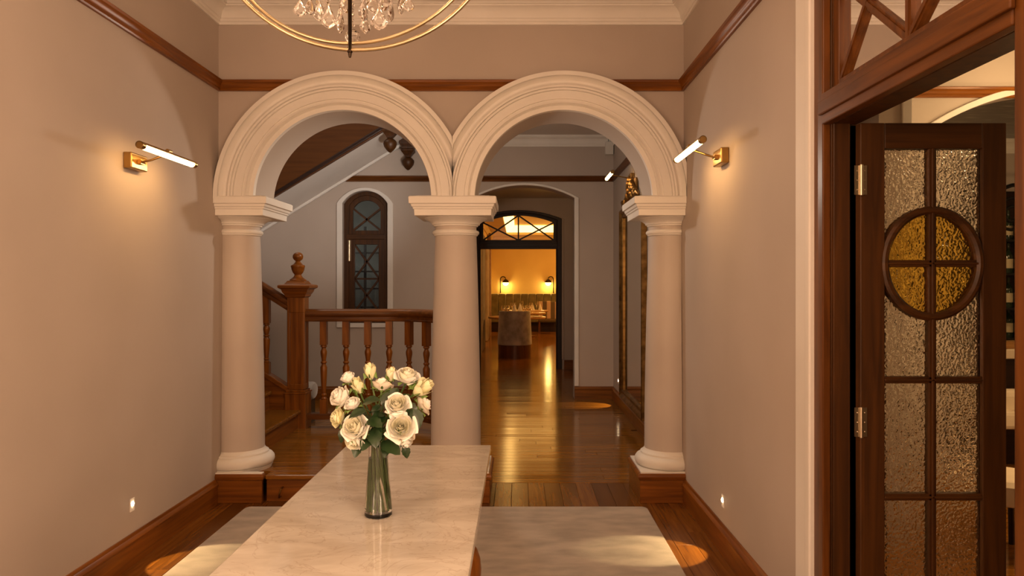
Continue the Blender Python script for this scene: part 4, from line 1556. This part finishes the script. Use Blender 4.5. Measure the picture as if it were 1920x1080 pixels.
# ------------------------------------------------------------------ picture lights
def picture_light(wall_x, side, yc, zc_, off, z_t, length, label, dyt=0.0, ph=0.055, pw=0.17):
    """side=+1: wall on the -x side, lamp stands out towards +x."""
    t = thing('picture_light', (wall_x, yc, zc_), label, 'wall light', 'brass picture lights')
    m = MB()
    m.box(wall_x, yc - pw / 2, zc_ - ph / 1.3, wall_x + side * 0.045, yc + pw / 2, zc_ + ph / 1.3)
    m.obj('back_plate', M_brass, t, smooth=0, bevel=0.006)
    tx = wall_x + side * off
    m = MB()
    m.box(wall_x + side * 0.045, yc - 0.022, zc_ - 0.012, wall_x + side * 0.062, yc + 0.022, zc_ + 0.012)
    m.tube([(wall_x + side * 0.058, yc, zc_), (wall_x + side * 0.11, yc, zc_ + 0.3 * (z_t - zc_)), (tx, yc + dyt, z_t + 0.012)], 0.006, 10)
    m.tube([(wall_x + side * 0.058, yc - 0.026, zc_), (wall_x + side * 0.058, yc + 0.026, zc_)], 0.009, 10)
    m.tube([(tx, yc + dyt - 0.02, z_t + 0.022), (tx, yc + dyt + 0.02, z_t + 0.022)], 0.011, 10)
    m.obj('arm', M_brass, t, smooth=40)
    # half-round housing above, lit tube below
    m = MB()
    ya, yb = yc + dyt - length / 2, yc + dyt + length / 2
    R_ = 0.0195
    arcp = []
    for k in range(13):
        a = radians(-8 + 196 * k / 12)
        arcp.append((R_ * cos(a), R_ * sin(a)))
    for k in range(13):
        a = radians(188 - 196 * k / 12)
        arcp.append(((R_ - 0.003) * cos(a), (R_ - 0.003) * sin(a)))
    tilt = side * radians(18)
    pr = [(u * cos(tilt) - v * sin(tilt), u * sin(tilt) + v * cos(tilt)) for u, v in arcp]
    m.loft([[(tx + u, ya, z_t + v) for u, v in pr], [(tx + u, yb, z_t + v) for u, v in pr]])
    for y_ in (ya, yb):
        s_ = 1 if y_ == ya else -1
        m.tube([(tx, y_ - 0.0 * s_, z_t), (tx, y_ + 0.035 * s_, z_t)], 0.0195, 18)
    m.obj('lamp_housing', M_brass, t, smooth=40)
    m = MB()
    m.tube([(tx, ya + 0.034, z_t - 0.002), (tx, yb - 0.034, z_t - 0.002)], 0.0168, 16)
    m.obj('lamp_tube', M_tube, t, smooth=40)['label'] = 'glowing lamp tube'
    return t


picture_light(XL, 1, 3.965, 2.150, 0.185, 2.192, 0.63, 'brass picture light glowing on the wall with no doorway', 0.035)
picture_light(XR, -1, 4.095, 2.198, 0.18, 2.252, 0.66, 'brass picture light glowing on the wall beside the bar doorway', 0.09)
picture_light(XR2, -1, 7.95, 2.635, 0.26, 2.66, 0.56, 'brass picture light above the tall gilt mirror')

# ------------------------------------------------------------------ step lights
def step_light(wall_x, side, y, z, label, energy):
    t = thing('step_light', (wall_x, y, z), label, 'wall light', 'recessed step lights')
    m = MB()
    m.box(wall_x, y - 0.022, z - 0.040, wall_x + side * 0.004, y + 0.022, z + 0.030)
    m.obj('face_plate', M_plaster, t, smooth=0, bevel=0.001)
    m = MB()
    m.lathe([(0.0115, 0.0), (0.0115, 0.004), (0.008, 0.006)], 16, (wall_x + side * 0.003, y, z), Matrix.Rotation(side * pi / 2, 3, 'Y'))
    m.obj('lens', M_spot, t, smooth=40)
    l = lamp('step_light_beam', 'SPOT', (side * 0.03, 0, 0.0), energy * 1.8, (1.0, 0.68, 0.32), 0.006, spot=radians(62), blend=0.22, parent=t)
    l.rotation_euler = Vector((side * 0.66, 0, -0.75)).to_track_quat('-Z', 'Y').to_euler()
    return t


step_light(XL, 1, 3.97, 0.322, 'small glowing step light low on the wall with no doorway', 9)
step_light(XR, -1, 4.13, 0.295, 'small glowing step light low on the wall beside the bar doorway', 9)
step_light(XR2, -1, 9.14, 0.305, 'small glowing step light low in the far corner past the mirror', 9)

# ------------------------------------------------------------------ tall gilt mirror in the stair hall
mir = thing('wall_mirror', (XR2, 7.9, 0.18), 'tall gilt-framed mirror standing on the baseboard of the stair hall', 'mirror')
my0, my1, mz0, mz1 = 7.10, 8.68, 0.18, 2.355
fwid = 0.10
FP = [(-0.05, 0.0), (-0.05, 0.020), (-0.042, 0.032), (-0.030, 0.036), (-0.018, 0.030), (-0.006, 0.026), (0.008, 0.034), (0.022, 0.050), (0.036, 0.056), (0.048, 0.048), (0.05, 0.0)]
for (A, B, inw) in (((my0, mz0), (my0, mz1), (1, 0)), ((my1, mz0), (my1, mz1), (-1, 0)), ((my0, mz0), (my1, mz0), (0, 1)), ((my0, mz1), (my1, mz1), (0, -1))):
    m = MB()
    rings = []
    for (P_, sgn) in ((A, 1), (B, -1)):
        ring = []
        for e, o in FP:
            inn = 0.05 - e
            u = P_[0] + inw[0] * inn
            v = P_[1] + inw[1] * inn
            if inw[0] != 0:
                v += sgn * inn
            else:
                u += sgn * inn
            ring.append((XR2 - 0.005 - o, u, v))
        rings.append(ring)
    m.loft(rings)
    m.obj('frame_side', M_gilt, mir, smooth=30)
m = MB()
m.box(XR2 - 0.012, my0 + 0.09, mz0 + 0.09, XR2 - 0.004, my1 - 0.09, mz1 - 0.09)
m.obj('mirror_glass', M_mirror, mir, smooth=0)
m = MB()
rc = random.Random(3)
for k in range(26):
    f = k / 25
    yy = 7.52 + 0.76 * f
    hh = 0.26 * sin(pi * f) ** 0.8
    m.ball((XR2 - 0.03, yy, mz1 + hh * 0.5), 0.035, 10, 6, 1.6)
    m.ball((XR2 - 0.05 + 0.02 * rc.random(), yy, mz1 + hh * (0.3 + 0.7 * rc.random())), 0.028 + 0.014 * rc.random(), 10, 6, 1.2)
m.box(XR2 - 0.03, 7.62, mz1 - 0.01, XR2 - 0.01, 8.18, mz1 + 0.24)
for s in (-1, 1):
    m.tube([(XR2 - 0.04, 7.9 + s * 0.40, mz1 + 0.02), (XR2 - 0.05, 7.9 + s * 0.50, mz1 + 0.06), (XR2 - 0.05, 7.9 + s * 0.58, mz1 + 0.03)], [0.03, 0.03, 0.008], 8)
m.obj('crest', M_gilt, mir, smooth=40)['label'] = 'carved gilt crest'

# small fixtures of the stair hall
t = thing('wall_speaker', (1.165, YW - 0.05, 3.2), 'small white box high in the corner of the stair hall', 'speaker')
m = MB()
m.box(1.125, YW - 0.09, 3.17, 1.232, YW - 0.002, 3.335)
m.obj('housing', M_plastic, t, smooth=0, bevel=0.008)
m = MB()
m.tube([(1.16, YW - 0.1, 3.335), (1.16, YW - 0.1, 3.40), (1.10, YW - 0.1, 3.41)], 0.004, 6)
m.tube([(1.228, YW - 0.095, 3.17), (1.228, YW - 0.095, 3.36), (1.16, YW - 0.095, 3.365)], 0.003, 6)
m.obj('cable', M_black, t, smooth=40)
t = thing('ceiling_spotlight', (1.04, 9.0, ZC), 'black dome-shaped ceiling fitting near the white corner box', 'ceiling light')
m = MB()
m.lathe([(0.0005, -0.085), (0.03, -0.08), (0.05, -0.062), (0.058, -0.035), (0.058, 0.0)], 20, (1.04, 9.0, ZC))
m.obj('dome', M_black, t, smooth=50)

# ------------------------------------------------------------------ chandelier
HX, HY, HZ, HR = -0.53, 2.40, 2.737, 0.480
ch = thing('chandelier', (HX, HY, HZ - HR), 'orb chandelier of gold hoops with crystal drops over the marble table', 'chandelier')


def hoop(R_, r_, name, mat, rot=0.0, dx=0.0):
    m = MB()
    pts = []
    for k in range(96):
        a = 2 * pi * k / 96
        u, v = R_ * cos(a), R_ * sin(a)
        pts.append((HX + dx + u * cos(rot), HY + u * sin(rot), HZ + v))
    m.tube(pts, r_, 10, True)
    return m.obj(name, mat, ch, smooth=60)


hoop(HR, 0.0065, 'outer_hoop', M_gold, radians(3))
hoop(HR - 0.021, 0.0058, 'inner_hoop', M_gold, radians(-3), -0.006)
hoop(HR - 0.004, 0.0062, 'cross_hoop', M_bronze, radians(102.8), -0.0155)
m = MB()
m.lathe([(0.0005, -0.026), (0.004, -0.024), (0.005, -0.010), (0.0085, -0.008), (0.0085, 0.006), (0.005, 0.01), (0.005, 0.03)], 14, (HX - 0.0155, HY, HZ - HR))
m.obj('bottom_pin', M_bronze, ch, smooth=40)
m = MB()
m.tube([(HX, HY, HZ + HR - 0.03), (HX, HY, ZC - 0.03)], 0.008, 10)
m.lathe([(0.065, 0.0), (0.06, -0.02), (0.03, -0.035), (0.01, -0.045)], 24, (HX, HY, ZC))
m.obj('canopy', M_gold, ch, smooth=40)
m = MB()
m.lathe([(0.008, -0.22), (0.018, -0.21), (0.022, -0.195), (0.010, -0.18), (0.010, -0.12), (0.03, -0.10), (0.036, -0.08), (0.02, -0.05), (0.012, 0.0), (0.022, 0.03), (0.012, 0.08), (0.010, 0.46)], 20, (HX, HY, HZ))
m.obj('stem', M_gold, ch, smooth=50)
for k in range(6):
    a = 2 * pi * k / 6 + 0.35
    ca, sa = cos(a), sin(a)

    def Q(r, z):
        return (HX + r * ca, HY + r * sa, HZ + z)
    m = MB()
    m.tube([Q(0.02, -0.09), Q(0.07, -0.13), Q(0.13, -0.12), Q(0.18, -0.07), Q(0.21, -0.02)], 0.006, 8)
    ar = m.obj('arm', M_gold, ch, smooth=60)
    c_ = Q(0.21, 0)
    m = MB()
    m.lathe([(0.010, -0.02), (0.036, -0.008), (0.042, 0.0), (0.036, 0.002), (0.012, 0.0), (0.011, 0.075), (0.009, 0.078)], 18, c_)
    m.obj('candle_cup', M_gold, ar, smooth=40)
    m = MB()
    m.lathe([(0.008, 0.078), (0.013, 0.09), (0.015, 0.105), (0.011, 0.125), (0.004, 0.142), (0.0005, 0.146)], 14, c_)
    m.obj('candle_bulb', M_bulb, ar, smooth=60)
    lamp('candle_light', 'POINT', (c_[0] - ch['_org'][0], c_[1] - ch['_org'][1], c_[2] + 0.11 - ch['_org'][2]), 3.0, WARM, 0.02, parent=ch)


def drop_mesh(wd, ht, th, name):
    """Pear-shaped faceted crystal hanging from z=0 down to -ht."""
    m = MB()
    prof = [(0.10, 0.0), (0.16, 0.10), (0.42, 0.30), (0.80, 0.50), (1.0, 0.68), (0.86, 0.82), (0.52, 0.92), (0.10, 1.0)]
    outl = [(w_ * wd / 2, -h_ * ht) for w_, h_ in prof] + [(-w_ * wd / 2, -h_ * ht) for w_, h_ in reversed(prof)]
    inn = [(u * 0.55, -0.62 * ht + (v + 0.62 * ht) * 0.55) for u, v in outl]
    for s in (-1, 1):
        rings = [[(u, 0.0015 * s, v) for u, v in outl], [(u * 0.82, s * th * 0.36, -0.62 * ht + (v + 0.62 * ht) * 0.84) for u, v in outl], [(u, s * th * 0.5, v) for u, v in inn]]
        m.loft(rings, True, False)
        n0 = len(m.v) - len(outl)
        idx = list(range(n0, n0 + len(outl)))
        m.f.append(tuple(idx if s < 0 else idx[::-1]))
        m.s.append(0)
    k = len(outl)
    m.f += [(i, (i + 1) % k, 3 * k + (i + 1) % k, 3 * k + i) for i in range(k)]
    m.s += [0] * k
    return m.mesh(name, M_crystal, 0)


DROPS = [(563, 12, 26, 32, 0.2, -0.06), (581, 10, 24, 30, 0.9, 0.05), (599, 18, 26, 36, 0.6, 0.10), (616.5, 29, 29, 40, 0.1, -0.06), (638, 36, 22, 44, 1.2, -0.09), (681, 16, 24, 40, 1.0, -0.05), (685, 44, 24, 32, 0.7, 0.03),
         (711, 31, 33, 42, 0.15, -0.08), (732, 16, 24, 42, 1.3, 0.04), (751, 8, 20, 32, 1.35, 0.0), (765, 5, 25, 28, 0.3, -0.03), (605, 2, 28, 34, 0.4, 0.12), (648, 4, 26, 34, 0.8, -0.12), (700, 4, 28, 34, 0.5, 0.12), (720, 2, 26, 30, 0.9, -0.1)]
for (px_, py_, wpx, hpx, rz_, dy_) in DROPS:
    d = HY + dy_
    k_ = d / F
    me = drop_mesh(wpx * k_, hpx * k_ * 1.15, 0.016, 'crystal_drop')
    x_ = (px_ - 972) * k_
    zt_ = EYE + (532 - (py_ - hpx * 0.55)) * k_
    o = put(me, 'crystal_drop', (x_, d, zt_), ch, rot=(0, 0, rz_))
    m = MB()
    zz = zt_ + 0.004
    for q in range(3):
        m.ball((x_, d, zz + 0.008 + q * 0.014), 0.0048, 8, 5)
    m.tube([(x_, d, zz - 0.008), (x_, d, zz + 0.07)], 0.0012, 5)
    m.obj('crystal_bead_chain', M_crystal, ch, smooth=0)
# central ball on its chain
bz = EYE + (532 - 63) * HY / F
bxx = -0.5437
m = MB()
prof = [(max(0.025 * sin(pi * i / 6), 0.0005), -0.025 * cos(pi * i / 6)) for i in range(7)]
m.lathe(prof, 9, (bxx, HY + 0.03, bz), None, False)
m.obj('crystal_ball', M_crystal, ch, smooth=0)
m = MB()
for q in range(9):
    m.ball((bxx + 0.001, HY + 0.03, bz + 0.036 + q * 0.017), 0.0050 if q % 2 else 0.0062, 8, 5)
m.tube([(bxx, HY + 0.03, bz + 0.02), (bxx, HY + 0.03, HZ - 0.2)], 0.0012, 5)
m.obj('crystal_bead_chain', M_crystal, ch, smooth=0)

# ------------------------------------------------------------------ dining room furniture
def globe_light(x, sgn, label):
    t = thing('globe_wall_light', (x, YE, 1.2), label, 'wall light', 'globe lights over the banquette')
    zt_ = 1.20
    m = MB()
    pts = [(x, YE - 0.10, zt_)] + [(x, YE - 0.10, zt_ + 0.1 * k) for k in range(1, 5)]
    for k in range(9):
        a = pi * k / 8
        pts.append((x + sgn * 0.085 * (1 - cos(a)), YE - 0.10, zt_ + 0.44 + 0.09 * sin(a)))
    pts = pts[:-1]
    m.tube(pts, 0.016, 8)
    m.tube([(x, YE, zt_ + 0.02), (x, YE - 0.11, zt_ + 0.02)], 0.02, 8)
    m.obj('arm', M_bronze, t, smooth=60)
    gx = x + sgn * 0.17
    m = MB()
    m.lathe([(0.0005, -0.10), (0.04, -0.092), (0.075, -0.065), (0.096, -0.02), (0.10, 0.0)], 20, (gx, YE - 0.10, 1.54), caps=False)
    m.obj('globe', M_globe, t, smooth=60)
    m = MB()
    m.lathe([(0.103, -0.005), (0.103, 0.0), (0.098, 0.03), (0.075, 0.072), (0.04, 0.096), (0.012, 0.104), (0.012, 0.13)], 20, (gx, YE - 0.10, 1.54))
    m.obj('cap', M_bronze, t, smooth=60)
    lamp('globe_light_glow', 'POINT', (gx - x, -0.16, 1.44 - 1.2), 14, (1.0, 0.66, 0.18), 0.08, parent=t)


globe_light(-0.58, 1, 'opal globe light on a curved arm, over the banquette near the curtains')
globe_light(1.13, -1, 'opal globe light on a curved arm, over the banquette behind the striped chair')

bq = thing('banquette', (1.0, 23.6, 0), 'long olive banquette with tall channelled back under the globe lights', 'banquette')
xq = -0.88
while xq < 3.6:
    m = MB()
    m.box(xq + 0.004, 23.55, 0.45, xq + 0.236, 23.85, 1.18)
    m.obj('back_panel', M_olive, bq, smooth=30, bevel=0.03)
    xq += 0.24
m = MB()
m.box(-0.88, 23.0, 0.30, 3.6, 23.6, 0.47)
m.obj('seat', M_olive, bq, smooth=0, bevel=0.03)
m = MB()
m.box(-0.88, 23.1, 0.0, 3.6, 23.8, 0.30)
m.obj('base', M_dark['x'], bq, smooth=0)

tc_ = thing('tub_chair', (-0.075, 15.05, 0), 'grey velvet tub chair with its back turned, on a round wooden base', 'chair')
m = MB()
rings = []
for k in range(13):
    f = k / 12
    z = 0.27 + (0.945 - 0.27) * f
    s = 1.0 - 0.09 * f
    ring = []
    for j in range(33):
        a = radians(-200 + 220 * j / 32)
        ring.append((-0.075 + 0.350 * s * cos(a), 15.05 + 0.36 * sin(a) * (1 - 0.05 * f), z + (0.012 * sin(pi * j / 32) if f == 1 else 0)))
    inner = []
    for j in range(32, -1, -1):
        a = radians(-200 + 220 * j / 32)
        inner.append((-0.075 + 0.255 * s * cos(a), 15.05 + 0.265 * sin(a), z))
    rings.append(ring + inner)
m.loft(rings)
m.obj('backrest', M_velvet, tc_, smooth=40, bevel=0.012)
m = MB()
m.lathe([(0.26, 0.27), (0.28, 0.30), (0.28, 0.44), (0.25, 0.47)], 28, (-0.075, 15.07, 0))
m.obj('seat', M_velvet, tc_, smooth=40)
m = MB()
m.lathe([(0.335, 0.0), (0.335, 0.275)], 32, (-0.075, 15.05, 0))
m.obj('base', M_casing['z'], tc_, smooth=40)


def round_table(x, y, r, label):
    t = thing('dining_table', (x, y, 0), label, 'table', 'dining tables')
    m = MB()
    m.lathe([(r - 0.02, 0.705), (r, 0.715), (r, 0.742), (r - 0.01, 0.75)], 40, (x, y, 0))
    m.obj('table_top', M_tabwood, t, smooth=40)
    m = MB()
    m.lathe([(0.25, 0.0), (0.25, 0.03), (0.06, 0.06), (0.05, 0.66), (0.14, 0.705)], 24, (x, y, 0))
    m.obj('pedestal', M_casing['z'], t, smooth=40)


M_tabwood = wood('table_oak', (0.26, 0.12, 0.035), (0.42, 0.22, 0.075), 'x', 0.3)
round_table(-0.03, 16.95, 0.66, 'round oak dining table laid behind the tub chair')
round_table(0.10, 19.4, 0.62, 'middle oak dining table behind the first one')
round_table(0.25, 21.0, 0.60, 'oak dining table in front of the banquette')

NAP = MB()
rings = []
for f, s in ((0, 1.0), (0.25, 0.78), (0.5, 0.52), (0.75, 0.26), (1.0, 0.03)):
    rings.append([((0.060 + 0.014 * cos(6 * 2 * pi * j / 36)) * s * cos(2 * pi * j / 36), (0.060 + 0.014 * cos(6 * 2 * pi * j / 36)) * s * sin(2 * pi * j / 36), 0.24 * f) for j in range(36)])
NAP.loft(rings)
NAPM = NAP.mesh('napkin', M_linen, 60)
GL = MB()
GL.lathe([(0.036, 0.0), (0.034, 0.004), (0.005, 0.010), (0.004, 0.10), (0.012, 0.112), (0.034, 0.135), (0.042, 0.165), (0.038, 0.20), (0.033, 0.225), (0.031, 0.225), (0.036, 0.20), (0.040, 0.165), (0.032, 0.138), (0.008, 0.116), (0.0005, 0.115)], 20, caps=False)
GLM = GL.mesh('wine_glass', M_glass, 60)


def drop_in(me, name, loc, label, cat, group, sc=1.0):
    o = bpy.data.objects.new(name, me)
    o.scale = (sc, sc, sc)
    o.location = loc
    COL.objects.link(o)
    o['_org'] = list(loc)
    return tag(o, label, cat, group)


for (x, y, lab) in ((-0.085, 16.62, 'white napkin cone just behind the tub chair, shorter one of the pair'), (0.035, 16.72, 'white napkin cone just behind the tub chair, taller one of the pair'),
                    (0.06, 19.3, 'folded napkin cone on the middle dining table, lit amber'), (0.40, 20.9, 'small napkin cone on the table before the banquette'), (0.62, 21.1, 'napkin cone beside the striped chair')):
    drop_in(NAPM, 'napkin', (x, y, 0.75), lab, 'napkin', 'folded napkins', 1.3 if y < 17 else 0.85)
for (x, y, lab) in ((-0.34, 16.7, 'wine glass on the first dining table, nearest the curtains'), (-0.24, 16.85, 'wine glass on the first dining table, between curtain-side glass and napkins'),
                    (0.14, 16.75, 'wine glass on the first dining table, beside the taller napkin'), (0.24, 16.9, 'wine glass on the first dining table, on the striped-chair side'),
                    (-0.16, 19.2, 'wine glass on the middle dining table, curtain side of its napkin'), (-0.10, 19.4, 'second wine glass on the middle table, curtain side of its napkin'),
                    (0.26, 19.2, 'wine glass on the middle dining table, striped-chair side of its napkin'), (0.33, 19.4, 'second wine glass on the middle table, striped-chair side'),
                    (0.52, 21.2, 'wine glass far back, just before the striped chair'), (0.10, 21.0, 'wine glass on the table before the banquette')):
    drop_in(GLM, 'wine_glass', (x, y, 0.75), lab, 'glass', 'wine glasses on the dining tables', 1.15)
m = MB()
m.lathe([(0.07, 0.0), (0.13, 0.012), (0.135, 0.016), (0.08, 0.008)], 28, (0.42, 16.72, 0.75))
tag(m.obj('side_plate', M_linen, smooth=40), 'white plate on the first dining table', 'plate')

sc_ = thing('striped_chair', (0.86, 22.3, 0), 'dining chair upholstered in brown and rose stripes', 'chair')
m = MB()
W_ = 0.60
for k in range(5):
    xa_ = 0.60 + W_ * k / 5
    xb_ = 0.60 + W_ * (k + 1) / 5
    za_ = 0.99 - 0.06 * abs((k + 0.5) / 5 - 0.4)
    m = MB()
    m.box(xa_, 22.0, 0.46, xb_, 22.09, za_)
    m.obj('back_stripe', M_stripe_l if k % 2 == 0 else M_stripe_d, sc_, smooth=0, bevel=0.012)
m = MB()
m.box(0.60, 22.0, 0.38, 1.20, 22.6, 0.47)
m.obj('seat', M_stripe_d, sc_, smooth=0, bevel=0.02)
for x in (0.63, 1.17):
    for y in (22.03, 22.57):
        m = MB()
        m.box(x - 0.025, y - 0.025, 0, x + 0.025, y + 0.025, 0.38)
        m.obj('leg', M_casing['z'], sc_, smooth=0)

for k, (ya, yb, mat, lab) in enumerate(((14.6, 15.6, M_curtain, 'long tan curtain next to the dining room door'), (16.2, 17.6, M_curtain2, 'grey curtain, second along the dining room windows'),
                                        (19.2, 20.6, M_curtain, 'tan curtain, last before the banquette'))):
    m = MB()
    pts = []
    N_ = 48
    a_pts, b_pts = [], []
    for j in range(N_ + 1):
        y = ya + (yb - ya) * j / N_
        o = 0.045 * sin(j * 2 * pi / 8)
        a_pts.append((-0.80 + 0.02 * k * -1 + o, y))
        b_pts.append((-0.815 + 0.02 * k * -1 + o, y))
    m.prism(a_pts + b_pts[::-1], 'xy', 0.02, 2.6)
    tag(m.obj('curtain', mat, smooth=50), lab, 'curtain', 'dining room curtains')
m = MB()
m.box(-0.90, 21.2, 0, -0.80, 21.9, 2.95)
struct(m.obj('pillar', M_brick, smooth=0))

# ------------------------------------------------------------------ bar room furniture (seen past the open leaf)
rk = thing('bottle_rack', (4.78, 7.2, 0), 'black wrought-iron bottle rack with scrolled top behind the bar', 'rack')
for x in (4.46, 4.8, 5.1):
    m = MB()
    m.box(x - 0.02, 7.0, 0, x + 0.02, 7.04, 2.3)
    m.box(x - 0.02, 7.36, 0, x + 0.02, 7.40, 2.3)
    m.obj('upright', M_black, rk, smooth=0)
shelf_z = (0.98, 1.27, 1.60, 1.92)
for z in shelf_z:
    m = MB()
    m.box(4.46, 7.0, z - 0.02, 5.1, 7.40, z)
    m.obj('shelf', M_black, rk, smooth=0)
m = MB()
m.box(4.46, 7.39, 0.9, 5.1, 7.42, 2.42)
m.obj('back_board', M_dark['x'], rk, smooth=0)
m = MB()
for cx in (4.66, 4.92):
    pts = []
    for j in range(30):
        a = j * 0.42
        r = 0.19 * (1 - j / 36)
        pts.append((cx + r * cos(a), 7.0, 2.14 + r * sin(a)))
    m.tube(pts, 0.016, 7)
m.tube([(4.46, 7.0, 2.36), (4.66, 7.0, 2.43), (4.9, 7.0, 2.45), (5.1, 7.0, 2.42)], 0.02, 7)
m.obj('scroll', M_black, rk, smooth=50)
BT = MB()
BT.lathe([(0.036, 0.0), (0.038, 0.006), (0.038, 0.17), (0.030, 0.195), (0.014, 0.225), (0.013, 0.275), (0.015, 0.28), (0.015, 0.29)], 18)
BTM = BT.mesh('bottle', M_bottle, 50)
BL = MB()
BL.lathe([(0.0384, 0.05), (0.0384, 0.14)], 18, caps=False)
BLM = BL.mesh('bottle_label', M_paper, 50)
names = ['lowest', 'second', 'third', 'top']
for si, z in enumerate(shelf_z):
    for k in range(3):
        x = 4.66 + 0.10 * k
        o = drop_in(BTM, 'bottle', (x, 7.2, z), 'dark wine bottle on the %s shelf of the iron rack, %s from the door leaf' % (names[si], ('first', 'second', 'third')[k]), 'bottle', 'bottles in the iron rack')
        put(BLM, 'bottle_label', (x, 7.2, z), o)
bc = thing('bar_counter', (4.6, 6.3, 0), 'bar counter with pale lit top and dark mottled front', 'counter')
m = MB()
m.box(3.93, 6.1, 0.88, 5.3, 6.55, 0.96)
m.obj('worktop', M_cream, bc, smooth=0, bevel=0.01)
m = MB()
m.box(3.93, 6.16, 0.0, 5.3, 6.50, 0.88)
m.obj('front_panel', M_dark['x'], bc, smooth=0)
m = MB()
m.box(3.93, 6.14, 0.96, 5.3, 6.3, 1.02)
m.obj('upstand', M_tabwood, bc, smooth=0, bevel=0.004)
lc = thing('lounge_chair', (3.75, 5.6, 0), 'cream leather lounge chair in front of the bar counter', 'chair')
m = MB()
m.box(3.45, 5.45, 0.46, 4.15, 5.62, 0.71)
m.obj('backrest', M_cream, lc, smooth=0, bevel=0.04)
m = MB()
m.box(3.45, 5.36, 0.44, 4.15, 5.5, 0.575)
m.obj('seat', M_cream, lc, smooth=0, bevel=0.03)
for x in (3.5, 4.1):
    m = MB()
    m.tube([(x, 5.45, 0), (x, 5.45, 0.45)], 0.015, 8)
    m.obj('leg', M_dark['z'], lc, smooth=40)
ps = thing('bar_stool', (2.72, 4.15, 0), 'low stool with round cream seat pad beside the open door leaf', 'stool')
m = MB()
m.lathe([(0.20, 0.30), (0.225, 0.31), (0.23, 0.34), (0.225, 0.41), (0.20, 0.435), (0.0005, 0.445)], 32, (2.72, 4.15, 0), caps=True)
m.obj('seat', M_cream, ps, smooth=40)
for k in range(4):
    a = pi / 4 + pi / 2 * k
    m = MB()
    m.tube([(2.72 + 0.17 * cos(a), 4.15 + 0.17 * sin(a), 0), (2.72 + 0.15 * cos(a), 4.15 + 0.15 * sin(a), 0.31)], 0.016, 8)
    m.obj('leg', M_dark['z'], ps, smooth=40)
